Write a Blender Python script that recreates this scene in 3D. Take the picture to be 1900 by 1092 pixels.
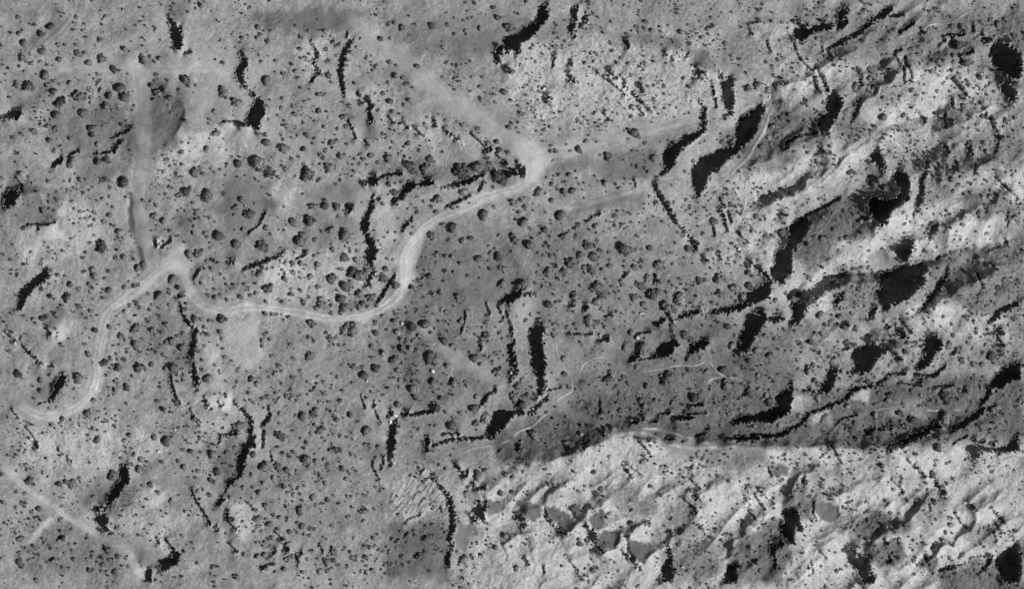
import bpy, math, random
import numpy as np

# ---------------------------------------------------------------- scene, camera, sky, sun
random.seed(7)
RNG = np.random.default_rng(11)
scene = bpy.context.scene
for o in list(bpy.data.objects):
    bpy.data.objects.remove(o)

MPP = 0.25                       # metres on the ground for one photograph pixel
PW, PH = 1900, 1092
CAM_H = 2500.0
SUN_EL = math.radians(41.0)
U = np.array([0.92, 0.39])       # towards the sun in map pixels (x right, y down)
U = U / np.linalg.norm(U)
TAN = math.tan(SUN_EL)

cd = bpy.data.cameras.new('aerial_camera')
cam = bpy.data.objects.new('aerial_camera', cd)
scene.collection.objects.link(cam)
cam.location = (0, 0, CAM_H)
cam.rotation_euler = (0, 0, 0)
cd.sensor_width = 36.0
cd.lens = 36.0 * CAM_H / (PW * MPP)
cd.clip_start = 10.0
cd.clip_end = 20000.0
scene.camera = cam

world = bpy.data.worlds.new('World')
scene.world = world
world.use_nodes = True
wn = world.node_tree.nodes
wl = world.node_tree.links
wn.clear()
sky = wn.new('ShaderNodeTexSky')
sky.sky_type = 'NISHITA'
sky.sun_disc = False
sky.sun_elevation = SUN_EL
sky.sun_rotation = math.atan2(U[0], -U[1])
sky.altitude = 1700
sky.air_density = 0.6
sky.dust_density = 0.2
bw = wn.new('ShaderNodeRGBToBW')          # the photograph is black and white
bg = wn.new('ShaderNodeBackground')
bg.inputs['Strength'].default_value = 0.05
wo = wn.new('ShaderNodeOutputWorld')
wl.new(sky.outputs[0], bw.inputs[0])
wl.new(bw.outputs[0], bg.inputs['Color'])
wl.new(bg.outputs[0], wo.inputs['Surface'])

sd = bpy.data.lights.new('sun', 'SUN')
sd.energy = 4.6
sd.angle = math.radians(0.5)
sd.color = (1.0, 1.0, 1.0)
sun = bpy.data.objects.new('sun', sd)
scene.collection.objects.link(sun)
sun.location = (U[0] * 300, -U[1] * 300, 300)
from mathutils import Vector
sdir = Vector((U[0] * math.cos(SUN_EL), -U[1] * math.cos(SUN_EL), math.sin(SUN_EL)))
sun.rotation_euler = sdir.to_track_quat('Z', 'Y').to_euler()

scene.view_settings.view_transform = 'Standard'
scene.view_settings.look = 'None'
scene.view_settings.exposure = 0.0
scene.view_settings.gamma = 1.0
scene.view_settings.use_curve_mapping = False
scene.render.resolution_x = 1024
scene.render.resolution_y = 588

# ---------------------------------------------------------------- survey data
# every feature was measured on sixteen map sheets; TS is the sheet scale
TS = 3.766
SHEETS = {'A1': (0, 0), 'A2': (470, 0), 'A3': (940, 0), 'A4': (1400, 0),
          'B1': (0, 270), 'B2': (470, 270), 'B3': (940, 270), 'B4': (1400, 270),
          'C1': (0, 540), 'C2': (470, 540), 'C3': (940, 540), 'C4': (1400, 540),
          'D1': (0, 802), 'D2': (470, 802), 'D3': (940, 802), 'D4': (1400, 802)}

def sheet(s, x, y):
    ox, oy = SHEETS[s]
    return ox + x / TS, oy + y / TS

def poly(s, txt):
    v = [float(t) for t in txt.replace(',', ' ').split()]
    return [sheet(s, v[i], v[i + 1]) for i in range(0, len(v) - 1, 2)]

# scarp drops: closed outlines of the ground that lies under each scarp ...
DROP_POLY = [
 ('A1','1155,90 1190,130 1225,165 1250,195 1270,215 1262,250 1265,300 1268,330 1250,348 1225,335 1200,310 1185,270 1178,230 1170,195 1200,185 1185,150'),
 ('A1','1640,350 1680,360 1720,415 1725,450 1705,490 1690,510 1695,560 1720,600 1740,635 1780,660 1790,690 1820,690 1840,740 1842,800 1820,850 1795,905 1775,890 1740,880 1700,880 1660,868 1635,850 1640,835 1700,840 1730,850 1728,800 1735,770 1760,745 1780,700 1770,665 1730,645 1700,610 1670,575 1645,520 1650,470 1685,430 1690,400 1670,370'),
 ('A1','20,770 100,765 135,775 145,800 125,835 100,830 20,835'),
 ('A2','785,695 820,700 835,745 825,790 840,850 820,862 795,835 800,790 805,750'),
 ('A2','1878,200 1883,260 1850,300 1845,390 1830,380 1815,340 1790,330 1770,380 1755,370 1760,330 1730,350 1715,400 1720,445 1700,440 1680,400 1690,350 1720,330 1740,300 1790,270 1800,240 1850,250'),
 ('A3','210,105 220,40 290,40 275,105 275,140 245,175 215,220 170,250 150,285 105,290 95,330 78,395 60,375 50,340 20,345 0,350 -30,300 0,245 30,265 60,265 95,245 110,205 150,170 205,150'),
 ('A3','440,105 450,50 500,50 490,105 485,170 465,190 460,215 490,265 485,280 460,255 440,240 425,200 430,180 455,175'),
 ('A3','555,90 558,145 530,178 505,192 500,160 530,150 540,90'),
 ('A3','300,380 350,378 348,418 325,418'),
 ('A3','1480,535 1525,570 1565,535 1580,560 1575,640 1590,690 1580,740 1580,790 1560,812 1535,800 1515,750 1505,700 1490,670 1510,650 1500,590'),
 ('A3','1355,780 1388,775 1390,830 1400,890 1380,930 1340,960 1280,985 1250,1020 1230,1050 1200,1065 1180,1110 1160,1162 1130,1197 1060,1232 1045,1222 1090,1187 1110,1157 1085,1110 1080,1075 1110,1060 1150,1010 1215,990 1230,940 1300,930 1350,910 1362,870'),
 ('A3','1740,755 1780,730 1815,735 1780,800 1760,870 1730,940 1700,980 1660,1010 1640,1040 1600,1070 1540,1120 1500,1157 1470,1187 1420,1207 1395,1247 1385,1297 1370,1327 1350,1337 1345,1382 1320,1377 1325,1327 1305,1297 1300,1247 1290,1207 1290,1167 1330,1137 1350,1110 1455,1065 1450,1050 1500,1040 1580,1030 1600,1000 1605,920 1620,870 1650,820 1700,795'),
 ('A4','280,155 330,175 385,195 430,175 450,185 490,160 540,175 560,190 520,205 470,210 440,220 400,230 360,260 330,290 300,265 285,290 280,240 290,200'),
 ('A4','580,110 600,60 660,60 640,108 600,150 560,160'),
 ('A4','505,330 560,310 620,270 680,235 740,200 790,170 810,130 850,105 880,60 960,60 940,105 900,125 840,150 800,190 760,220 740,240 690,260 640,290 580,320 530,335 510,350'),
 ('A4','560,640 585,665 620,712 600,760 575,820 545,850 525,890 510,950 480,925 450,890 450,820 500,800 510,760 495,735 515,710 510,680'),
 ('A4','1665,295 1720,300 1778,335 1850,380 1850,560 1778,530 1735,520 1700,480 1670,430 1645,370 1650,330'),
 ('A4','1725,580 1760,560 1778,590 1820,640 1810,720 1778,690 1750,660 1730,620'),
 ('B1','360,140 385,100 430,75 455,85 430,120 390,145 370,155'),
 ('B1','975,190 985,150 1020,130 1005,165 995,195 1010,215'),
 ('B1','30,320 105,320 145,310 130,370 105,415 30,440'),
 ('B1','265,790 300,840 345,880 340,910 300,950 250,985 205,1020 185,1060 175,1092 160,1130 130,1165 115,1130 130,1092 130,1040 150,1000 200,960 240,910 290,880 310,860 280,820'),
 ('B2','760,240 850,205 880,220 870,260 830,290 800,270'),
 ('B2','955,375 1000,360 1040,310 1070,265 1100,250 1135,265 1130,290 1085,330 1050,365 1010,395 975,420 960,400'),
 ('B2','905,375 860,352 815,370 810,400 800,450 775,480 765,520 740,540 745,580 785,620 765,650 800,690 805,720 775,745 790,800 835,860 800,900 780,940 770,985 800,975 830,930 855,880 825,830 840,790 870,730 835,700 838,660 805,620 800,560 805,510 825,450 850,430 835,410 850,380'),
 ('B3','60,105 100,130 120,160 130,240 115,230 85,190 65,150'),
 ('B3','1845,940 1840,1000 1830,1047 1780,1087 1720,1097 1660,1117 1650,1137 1560,1167 1440,1162 1370,1157 1310,1177 1220,1212 1200,1197 1240,1172 1330,1142 1420,1152 1520,1127 1600,1117 1680,1077 1690,1040 1720,1000 1790,980 1820,945'),
 ('B3','30,1097 25,1040 50,1020 140,990 100,1025 210,1030 200,1045 100,1045 60,1080'),
 ('B4','770,45 870,5 880,60 905,110 920,180 895,170 850,120 810,90'),
 ('B4','250,560 310,520 360,490 400,530 370,590 330,640 290,700 265,740 250,800 250,900 200,900 205,960 170,955 120,920 120,890 150,830 145,780 170,730 215,720 250,650 240,600'),
 ('B4','955,220 1020,185 1050,200 1075,250 1080,330 1060,380 1020,410 970,440 930,490 905,560 865,550 830,510 800,450 815,365 870,380 930,390 1000,360 1025,330 1010,270 980,240'),
 ('B4','1140,190 1180,190 1190,110 1215,90 1220,140 1190,220 1185,280 1180,340 1165,400 1140,450 1115,500 1095,480 1110,450 1095,410 1130,350 1140,290 1135,230'),
 ('B4','910,675 980,660 1050,655 1110,650 1100,720 1080,770 1060,825 1030,800 980,760 950,740'),
 ('B4','1200,620 1240,560 1290,545 1260,610 1220,680'),
 ('B4','880,895 960,880 1060,830 1130,830 1208,822 1205,880 1180,900 1185,940 1130,1000 1080,1060 1030,1085 980,1102 940,1117 920,1172 890,1137 860,1077 850,1010 890,1000 880,960 890,920'),
 ('B4','0,1000 50,990 100,930 105,1010 90,1060 60,1070 0,1092 -40,1060'),
 ('B4','570,1030 630,1010 630,1030 600,1077 570,1117 530,1077 540,1040'),
 ('C1','435,570 465,590 455,640 430,680 400,720 365,760 345,750 370,700 385,650 410,600'),
 ('C2','940,830 980,830 990,850 960,880 935,865'),
 ('C2','975,900 1005,910 1000,960 985,1020 985,1077 965,1157 965,1217 945,1202 930,1167 935,1087 925,1040 945,1000 950,940'),
 ('C2','1675,840 1740,830 1820,840 1883,830 1880,855 1800,870 1780,910 1740,950 1690,1000 1640,990 1620,970 1660,910 1680,870'),
 ('C2','1770,375 1835,340 1810,410 1830,460 1850,580 1815,600 1790,640 1785,590 1820,560 1800,500 1790,460'),
 ('C2','1800,0 1883,5 1850,50 1800,80 1720,75'),
 ('C3','160,240 280,235 260,290 245,330 255,400 270,490 265,570 240,600 275,640 260,690 225,730 200,760 160,850 190,790 210,720 205,660 215,600 185,560 170,500 165,410 170,370 135,315 165,280'),
 ('C3','515,95 545,85 580,110 560,135 525,130'),
 ('C3','855,485 850,455 920,415 930,440 900,490 870,497'),
 ('C3','1035,445 1040,400 1110,360 1160,325 1195,340 1195,380 1150,430 1080,470'),
 ('C3','1270,400 1310,360 1340,340 1430,345 1400,375 1370,400 1300,430 1275,440'),
 ('C3','1640,170 1700,140 1780,135 1815,180 1800,230 1760,260 1730,330 1705,380 1680,410 1660,450 1615,420 1610,390 1640,350 1640,300 1670,240 1680,190'),
 ('C4','690,375 750,410 790,360 850,380 920,385 940,410 860,460 830,500 815,550 750,575 680,570 640,560 700,540 720,500 680,460 700,420'),
 ('C4','500,570 560,545 570,600 545,660 500,715 450,700 480,650 520,610'),
 ('C4','170,700 260,690 260,760 240,850 180,880 130,905 60,915 0,900 0,870 80,870 140,850 160,800 150,760'),
 ('C4','1190,320 1270,305 1310,350 1290,400 1260,430 1230,490 1170,545 1130,515 1150,490 1200,440 1180,400 1200,360'),
 ('C4','945,245 1020,260 1050,290 1070,325 1040,330 990,290'),
 ('C4','785,155 815,110 855,120 830,180 800,195'),
 ('C4','250,55 310,80 365,105 340,150 310,200 260,250 240,230 260,180 280,150 260,110'),
 ('C4','0,140 40,150 80,195 50,240 10,280 0,290'),
 ('C4','1635,200 1670,150 1730,110 1778,90 1850,60 1850,100 1778,125 1720,160 1680,210 1650,215'),
 ('C4','1670,620 1700,570 1778,535 1850,500 1850,600 1778,630 1720,680 1660,680 1640,720 1600,800 1560,770 1630,700 1620,660'),
 ('D1','830,235 885,235 900,330 870,370 840,410 800,460 770,500 735,530 720,570 750,600 745,660 790,720 760,710 710,680 670,640 660,600 680,570 720,580 715,530 750,500 755,450 790,390 840,350 835,290'),
 ('D1','640,525 710,500 715,515 675,550'),
 ('D1','1080,870 1130,890 1150,870 1200,880 1210,815 1265,860 1250,900 1210,930 1110,970 1125,930 1095,910'),
 ('D1','1010,945 1060,950 1050,1040 1020,1040'),
 ('D1','1560,580 1595,530 1605,570 1610,630 1650,660 1680,705 1640,680 1595,630'),
 ('D2','1600,430 1622,450 1625,530 1605,610 1560,590 1520,550 1555,510 1565,450 1585,470 1590,510 1605,520'),
 ('D2','1190,40 1225,40 1225,150 1200,130'),
 ('D3','80,580 105,565 115,595 150,620 100,600'),
 ('D3','95,640 120,622 145,645 140,670 115,665'),
 ('D3','520,630 550,620 575,680 600,670 625,700 620,770 590,765 540,720 550,690'),
 ('D3','1110,770 1135,790 1150,880 1140,920 1165,940 1160,1040 1090,1040 1085,930 1115,900'),
 ('D3','1520,910 1560,930 1620,900 1600,960 1605,1040 1500,1040 1540,960'),
 ('D3','520,60 575,50 545,100 530,145 525,100'),
 ('D4','1440,90 1540,50 1600,80 1720,100 1778,60 1840,40 1840,110 1778,130 1700,150 1640,120 1550,150 1545,200 1520,190 1500,150 1460,115'),
 ('D4','1235,340 1270,340 1330,410 1325,435 1300,420 1260,370'),
 ('D4','190,540 220,525 290,545 305,570 320,650 340,700 300,680 275,650 265,720 275,770 240,760 190,700 185,640 210,640 205,580'),
 ('D4','625,845 660,825 720,870 780,870 800,930 835,1060 760,1040 720,960 680,930 640,890'),
 ('D4','1620,525 1645,520 1700,575 1755,625 1745,640 1700,600 1670,560'),
 ('D4','1600,930 1640,870 1680,845 1640,910 1580,980 1560,980'),
 ('D4','1690,870 1720,840 1778,800 1850,760 1850,1040 1740,1040 1700,940'),
]
# ... and narrow clefts and ledges as centre lines  x,y,width
DROP_LINE = [
 ('A1','1295,372,8 1335,364,14'), ('A1','1545,855,15 1580,840,13 1640,845,16'),
 ('A1','480,1085,18 510,1065,18 550,1055,12'), ('A1','670,1068,14 740,1065,18 800,1050,20 815,1010,16 840,990,14'),
 ('A1','800,950,10 860,930,14 900,905,10'), ('A1','1040,495,4 1180,501,6 1310,496,8 1325,486,6'),
 ('A2','370,265,16 410,315,14 440,360,14 440,390,25 425,450,12 445,490,20 440,520,25 405,570,16'),
 ('A2','650,225,14 655,260,12'), ('A2','685,280,16 655,320,32 640,360,30 615,400,32 620,450,28 605,500,34 610,550,28 620,600,28 635,662,18'),
 ('A2','725,650,8 760,690,18 800,710,30'), ('A2','660,845,10 685,890,14 705,940,12 720,975,8'), ('A2','770,980,8 810,1020,10'),
 ('A2','1050,865,10 1085,905,12'), ('A2','1110,895,12 1150,930,20 1185,940,6'), ('A2','1250,835,18 1265,875,22'),
 ('A2','1320,895,14 1370,935,12 1450,980,7'), ('A2','1520,935,8 1560,975,12 1610,1020,8'), ('A2','1610,1050,20 1650,1038,28'),
 ('A2','1720,445,7 1790,485,6'), ('A2','940,825,10 985,860,16 1030,860,14'),
 ('A3','820,285,26 845,325,26'), ('A3','320,430,10 322,470,8'), ('A3','410,505,10 440,545,26 480,575,8'), ('A3','425,445,16 455,450,18'),
 ('A3','640,460,10 700,495,22 770,550,8'), ('A3','620,510,6 700,560,7 770,615,8 830,670,6'), ('A3','790,530,14 830,575,8'), ('A3','810,570,9 820,605,10'),
 ('A3','895,585,8 960,640,10'), ('A3','870,655,14 920,700,18 970,745,16 1010,785,6'), ('A3','900,750,7 955,800,9'), ('A3','660,780,8 710,840,9'),
 ('A3','1080,350,8 1115,390,10'), ('A3','1140,400,12 1165,425,10'), ('A3','1250,395,20 1275,370,14'), ('A3','1290,460,14 1340,500,34 1385,525,12'), ('A3','1320,540,22 1360,550,18'),
 ('A3','1340,710,10 1390,765,16'), ('A3','1430,590,10 1450,660,12'), ('A3','1460,690,10 1465,750,8'),
 ('A3','1690,165,7 1770,150,8'), ('A3','1690,210,7 1720,245,8'), ('A3','1815,290,8 1845,370,13'), ('A3','250,660,6 310,690,8'),
 ('A4','590,190,28 640,155,28'), ('A4','960,110,20 1040,108,20'), ('A4','1020,220,18 1110,165,18'), ('A4','1150,205,22 1190,225,24'),
 ('A4','1520,170,14 1530,220,14'), ('A4','1580,240,16 1640,295,24'),
 ('A4','280,300,7 285,350,7 330,430,8 390,480,8 420,510,7'), ('A4','420,465,8 455,520,30 480,560,22 510,630,8'), ('A4','415,540,24 430,600,24 460,640,10'),
 ('A4','505,345,8 525,380,7 545,410,7'), ('A4','470,330,10 480,360,9'), ('A4','740,540,20 740,590,22'), ('A4','735,700,20 710,780,26 685,845,20'),
 ('A4','1030,350,6 985,350,10 978,385,13 1010,430,13 1040,470,10 1045,530,13 1045,590,14'), ('A4','1055,400,9 1060,450,14 1085,495,11 1105,525,9 1085,565,8'),
 ('A4','1315,245,10 1400,240,13 1440,250,10 1470,240,9'), ('A4','1380,265,22 1400,300,24'), ('A4','1385,545,16 1440,615,18 1490,680,10'), ('A4','1380,690,16 1385,740,16'),
 ('A4','1150,790,10 1190,820,14 1190,870,13'), ('A4','1330,790,7 1335,890,9'), ('A4','1610,800,10 1660,860,22 1680,890,14'), ('A4','1690,910,8 1710,960,12 1700,1010,14 1680,1060,12'),
 ('A4','1505,1010,12 1500,1060,14'), ('A4','1340,1020,18 1355,1060,20'), ('A4','215,1040,18 220,995,16 300,955,14 430,930,16'), ('A4','1280,320,14 1330,280,18'), ('A4','1455,400,10 1520,355,16'),
 ('B1','105,220,6 150,270,10 150,310,14'), ('B1','190,545,8 260,550,10 300,555,11 390,535,9'), ('B1','265,560,12 268,585,9'), ('B1','1125,710,16 1200,650,12'), ('B1','1080,665,20 1085,760,16'),
 ('B1','1385,870,18 1350,930,18 1350,980,16 1380,1050,12'), ('B1','1700,860,16 1760,840,22 1830,815,22 1883,790,22 1940,775,14 1985,740,6'), ('B1','1590,800,18 1630,810,22'), ('B1','1730,610,12 1800,560,14 1850,470,12'),
 ('B2','900,215,18 950,200,16 1030,195,20'), ('B2','1165,265,28 1200,255,34 1270,265,8'), ('B2','1310,290,14 1400,275,26 1480,255,22 1540,240,16'), ('B2','1550,215,30 1600,205,28'),
 ('B2','1740,170,26 1820,170,30'), ('B2','1770,215,18 1840,195,18'), ('B2','1570,310,16 1610,250,16'), ('B2','1335,430,12 1400,405,20 1450,385,20 1510,345,12'), ('B2','1110,500,10 1070,545,20 1035,595,14'),
 ('B2','985,905,16 950,960,18 910,1020,20 870,1085,22'), ('B2','640,430,14 690,430,16 660,470,12'), ('B2','300,790,16 370,750,16'), ('B2','1690,60,12 1780,130,12'),
 ('B3','1020,265,8 1070,350,36 1110,420,26 1150,490,26 1180,540,12 1230,590,18 1280,650,20 1335,690,14'), ('B3','1265,650,10 1300,690,14 1330,730,12'), ('B3','1360,770,12 1400,800,14'), ('B3','1460,755,12 1500,795,10'),
 ('B3','1490,380,20 1520,425,18'), ('B3','1470,450,14 1500,460,16'), ('B3','1505,480,18 1525,530,18 1540,590,18'), ('B3','1550,460,14 1570,540,14'), ('B3','1440,560,10 1455,630,14'),
 ('B3','1610,600,14 1650,650,12 1685,675,9'), ('B3','1670,800,20 1730,840,14 1800,885,14 1830,930,10'), ('B3','880,230,8 905,290,10'), ('B3','1035,905,6 1030,960,7'), ('B3','560,530,12 600,490,10 650,475,6'),
 ('B3','300,92,5 370,90,6 420,45,7'), ('B3','815,915,12 860,880,12'), ('B3','0,200,26 60,195,26'),
 ('B4','360,490,20 420,465,18 500,420,16 600,365,14'), ('B4','1350,860,18 1330,930,26 1290,980,26 1260,1040,28 1200,1110,28 1180,1147,24'), ('B4','0,840,16 50,880,14 100,930,14'),
 ('B4','150,455,8 185,470,14 230,490,8'), ('B4','1680,220,10 1770,310,12 1840,370,12'), ('B4','1770,450,12 1775,560,12'), ('B4','1755,650,16 1775,690,18'), ('B4','1500,0,14 1520,60,14'), ('B4','1540,130,12 1530,200,12'), ('B4','1640,740,12 1720,700,14'),
 ('B4','1555,905,16 1590,990,24'), ('B4','435,10,5 500,55,6'),
 ('C1','30,290,8 105,345,10 150,385,14 210,435,16 245,475,20 290,510,5'), ('C1','340,515,5 375,525,6'), ('C1','350,765,8 300,775,8 265,787,5'), ('C1','1240,40,16 1280,25,18'), ('C1','1255,95,12 1270,160,12 1310,215,20 1355,260,12'),
 ('C1','1365,280,34 1355,340,28 1340,410,34 1340,460,22'), ('C1','1355,520,26 1360,600,36 1390,650,18'), ('C1','1370,690,24 1380,695,20'), ('C1','1415,735,14 1430,780,26 1470,815,8'), ('C1','1520,770,7 1540,805,8 1565,790,7'),
 ('C1','1190,590,8 1200,650,10 1230,740,10 1260,785,12'), ('C1','1320,820,10 1350,870,14 1390,940,10'), ('C1','1625,765,12 1680,825,14 1740,890,44 1755,940,20 1750,1000,26 1750,1060,46'), ('C1','1883,870,22 1840,930,20'),
 ('C1','1540,990,16 1530,1060,14'), ('C1','1560,1000,18 1650,990,18'), ('C1','1695,1070,30 1710,1075,30'), ('C1','180,950,6 230,1010,6 265,1080,10'), ('C1','195,1020,6 220,1060,6 265,1092,6'), ('C1','80,820,8 130,890,8'), ('C1','315,260,10 355,295,12'),
 ('C2','100,800,16 120,860,16 60,935,16'), ('C2','0,1010,16 5,1080,18'), ('C2','75,960,10 70,1080,12'), ('C2','1050,855,16 1110,860,20 1180,845,22 1260,835,18'), ('C2','1690,690,26 1640,720,20 1600,770,26 1570,810,18'),
 ('C2','1700,95,7 1750,190,8'), ('C2','1760,140,14 1790,230,16 1810,310,12'), ('C2','1620,90,6 1650,150,6'), ('C2','1480,140,10 1475,200,12 1450,290,12'), ('C2','1580,360,16 1590,410,18'), ('C2','840,785,24 842,800,24'), ('C2','850,840,9 890,930,9'), ('C2','750,730,7 780,820,7'),
 ('C2','1330,990,18 1430,990,18'), ('C2','1260,1070,16 1400,1030,16 1600,1020,20 1680,1020,18'),
 ('C3','5,380,16 45,370,26'), ('C3','160,850,24 270,750,20'), ('C3','290,690,12 380,670,13'), ('C3','0,850,26 110,835,26'), ('C3','430,90,16 470,105,14'), ('C3','690,170,12 740,170,12'), ('C3','1110,150,26 1145,190,26'), ('C3','1070,230,22 1100,200,22'),
 ('C3','910,290,12 1000,285,12'), ('C3','640,330,22 700,335,26'), ('C3','400,290,8 600,300,9'), ('C3','920,475,12 1040,465,12'), ('C3','1840,190,30 1883,190,34 1900,190,30'), ('C3','1605,910,34 1700,890,40 1800,870,50 1883,840,70 1920,830,60'),
 ('C3','1170,880,24 1280,880,26'), ('C3','1060,855,9 1140,850,9'), ('C3','890,880,22 960,890,24'), ('C3','860,920,14 910,910,16'), ('C3','1000,910,16 1050,910,16'), ('C3','1290,800,14 1370,795,13'), ('C3','1270,855,10 1390,850,10'), ('C3','650,755,9 650,860,10'),
 ('C3','1100,1030,14 1170,1030,14'), ('C3','1230,1040,12 1300,1020,13 1400,985,12'), ('C3','1540,1020,22 1640,1030,24 1780,1015,26 1883,1000,26'),
 ('C4','930,400,18 980,440,16 1030,480,13'), ('C4','530,540,18 600,560,12'), ('C4','340,690,22 410,690,18'), ('C4','250,640,18 260,690,16'), ('C4','620,410,7 690,380,8'),
 ('C4','0,1010,20 90,1010,18 190,1000,20 270,950,18 330,920,18 370,860,14 440,830,18 520,800,20 600,770,20 640,750,24 680,690,18 780,665,14 860,650,12 930,600,14'), ('C4','930,575,14 1050,575,16'), ('C4','1110,575,16 1150,580,16'), ('C4','1180,580,18 1250,590,20 1330,520,16'),
 ('C4','1010,635,11 1160,660,9'), ('C4','1265,665,22 1390,655,18'), ('C4','1465,690,24 1480,692,24'), ('C4','1370,440,16 1450,395,18'), ('C4','1010,190,8 1060,250,10 1100,290,9'), ('C4','890,210,6 940,250,6'), ('C4','110,190,22 190,190,22'), ('C4','545,220,14 650,240,16'),
 ('C4','1680,270,26 1730,290,26'), ('C4','1690,310,12 1740,380,10'), ('C4','1590,830,34 1540,870,36 1480,900,36 1440,940,32 1380,960,22'), ('C4','1300,940,14 1250,945,28 1180,990,28 1100,1020,32 1020,1070,24 930,1085,15'), ('C4','570,930,10 610,890,12 720,860,12'), ('C4','780,1000,14 830,960,16 960,960,14'),
 ('D1','400,120,6 450,170,12 490,200,18'), ('D1','1140,735,5 1215,820,6'), ('D1','1080,730,7 1110,770,7'), ('D1','975,920,7 995,985,8'), ('D1','1760,40,40 1720,100,46 1690,180,50 1670,260,36 1680,290,18'), ('D1','1670,300,14 1600,345,22 1580,400,16'), ('D1','1550,455,28 1530,495,26'),
 ('D1','1340,400,8 1360,460,9 1400,520,8 1450,600,9 1470,640,8'), ('D1','1510,640,14 1520,680,14'), ('D1','1590,770,8 1660,830,9'), ('D1','1840,0,16 1835,100,14'), ('D1','400,745,8 440,735,12'),
 ('D2','60,950,14 100,915,16 150,915,12'), ('D2','830,200,9 830,250,8 880,320,7'), ('D2','905,170,12 905,220,10'), ('D2','885,220,10 890,260,10'), ('D2','1255,330,16 1300,370,18 1350,440,24 1380,490,24 1382,570,28 1392,640,26 1368,720,40 1380,800,22 1350,900,34 1362,940,6'),
 ('D2','1385,205,8 1430,255,26 1475,310,22'), ('D2','1500,250,10 1490,300,12'), ('D2','1510,345,12 1560,390,18 1620,380,14'), ('D2','1490,570,14 1540,610,22 1565,640,6'), ('D2','1080,605,12 1160,575,14'), ('D2','150,690,12 210,745,16'), ('D2','450,770,8 495,835,8'),
 ('D2','1840,590,28 1883,600,28'), ('D2','1870,640,20 1880,645,20'), ('D2','340,830,18 300,860,18 310,905,16'), ('D2','110,870,14 160,820,16'), ('D2','210,790,26 240,825,22'), ('D2','120,140,9 130,190,16'),
 ('D3','800,22,8 880,15,10 960,35,10 1080,70,9'), ('D3','910,50,7 960,100,7 1010,165,7'), ('D3','800,200,7 870,245,10 945,300,6'), ('D3','825,250,16 860,300,20 885,330,10'), ('D3','945,165,10 985,190,12'), ('D3','1270,315,7 1345,385,9'), ('D3','1225,455,8 1290,505,12 1325,560,9'),
 ('D3','1310,430,18 1330,460,18'), ('D3','1745,395,9 1800,445,11 1865,495,9'), ('D3','1725,430,9 1760,480,13 1800,530,10'), ('D3','1650,460,5 1700,500,6'), ('D3','1690,545,12 1735,605,13'), ('D3','1820,250,7 1850,300,8'), ('D3','260,540,8 285,610,26 330,655,14 410,710,8'), ('D3','380,690,14 410,700,14'),
 ('D3','620,780,8 675,835,7'), ('D3','800,830,20 870,890,24 935,960,6'), ('D3','840,740,12 850,820,14 900,880,12'), ('D3','1700,910,12 1760,915,12'), ('D3','1850,790,14 1870,890,16'), ('D3','430,895,14 490,960,18'), ('D3','120,860,12 150,920,12'), ('D3','255,930,10 265,985,10'),
 ('D4','530,85,9 570,150,11 605,215,10'), ('D4','1060,195,5 1110,230,6 1130,245,14 1150,275,24 1190,320,8'), ('D4','955,325,10 1000,375,14 1030,420,14'), ('D4','345,300,14 345,370,16'), ('D4','410,480,9 405,560,9 425,600,8'), ('D4','670,810,7 740,865,8'), ('D4','1470,475,14 1525,520,13'),
 ('D4','1390,550,8 1430,620,10 1475,665,9'), ('D4','1660,690,9 1690,760,9'), ('D4','1680,630,16 1710,700,16'), ('D4','440,815,12 500,875,12'), ('D4','390,900,10 410,980,12'), ('D4','890,740,18 920,770,18'), ('D4','935,860,9 945,900,10'), ('D4','1300,955,14 1365,935,22 1470,912,18'),
 ('D4','1180,850,20 1210,920,20'), ('D4','1210,500,9 1225,540,9'), ('D4','115,830,24 180,770,22'), ('D4','130,830,14 140,940,14'), ('D4','930,90,14 950,130,14'), ('D4','1380,70,6 1475,20,7'),
]
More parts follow.
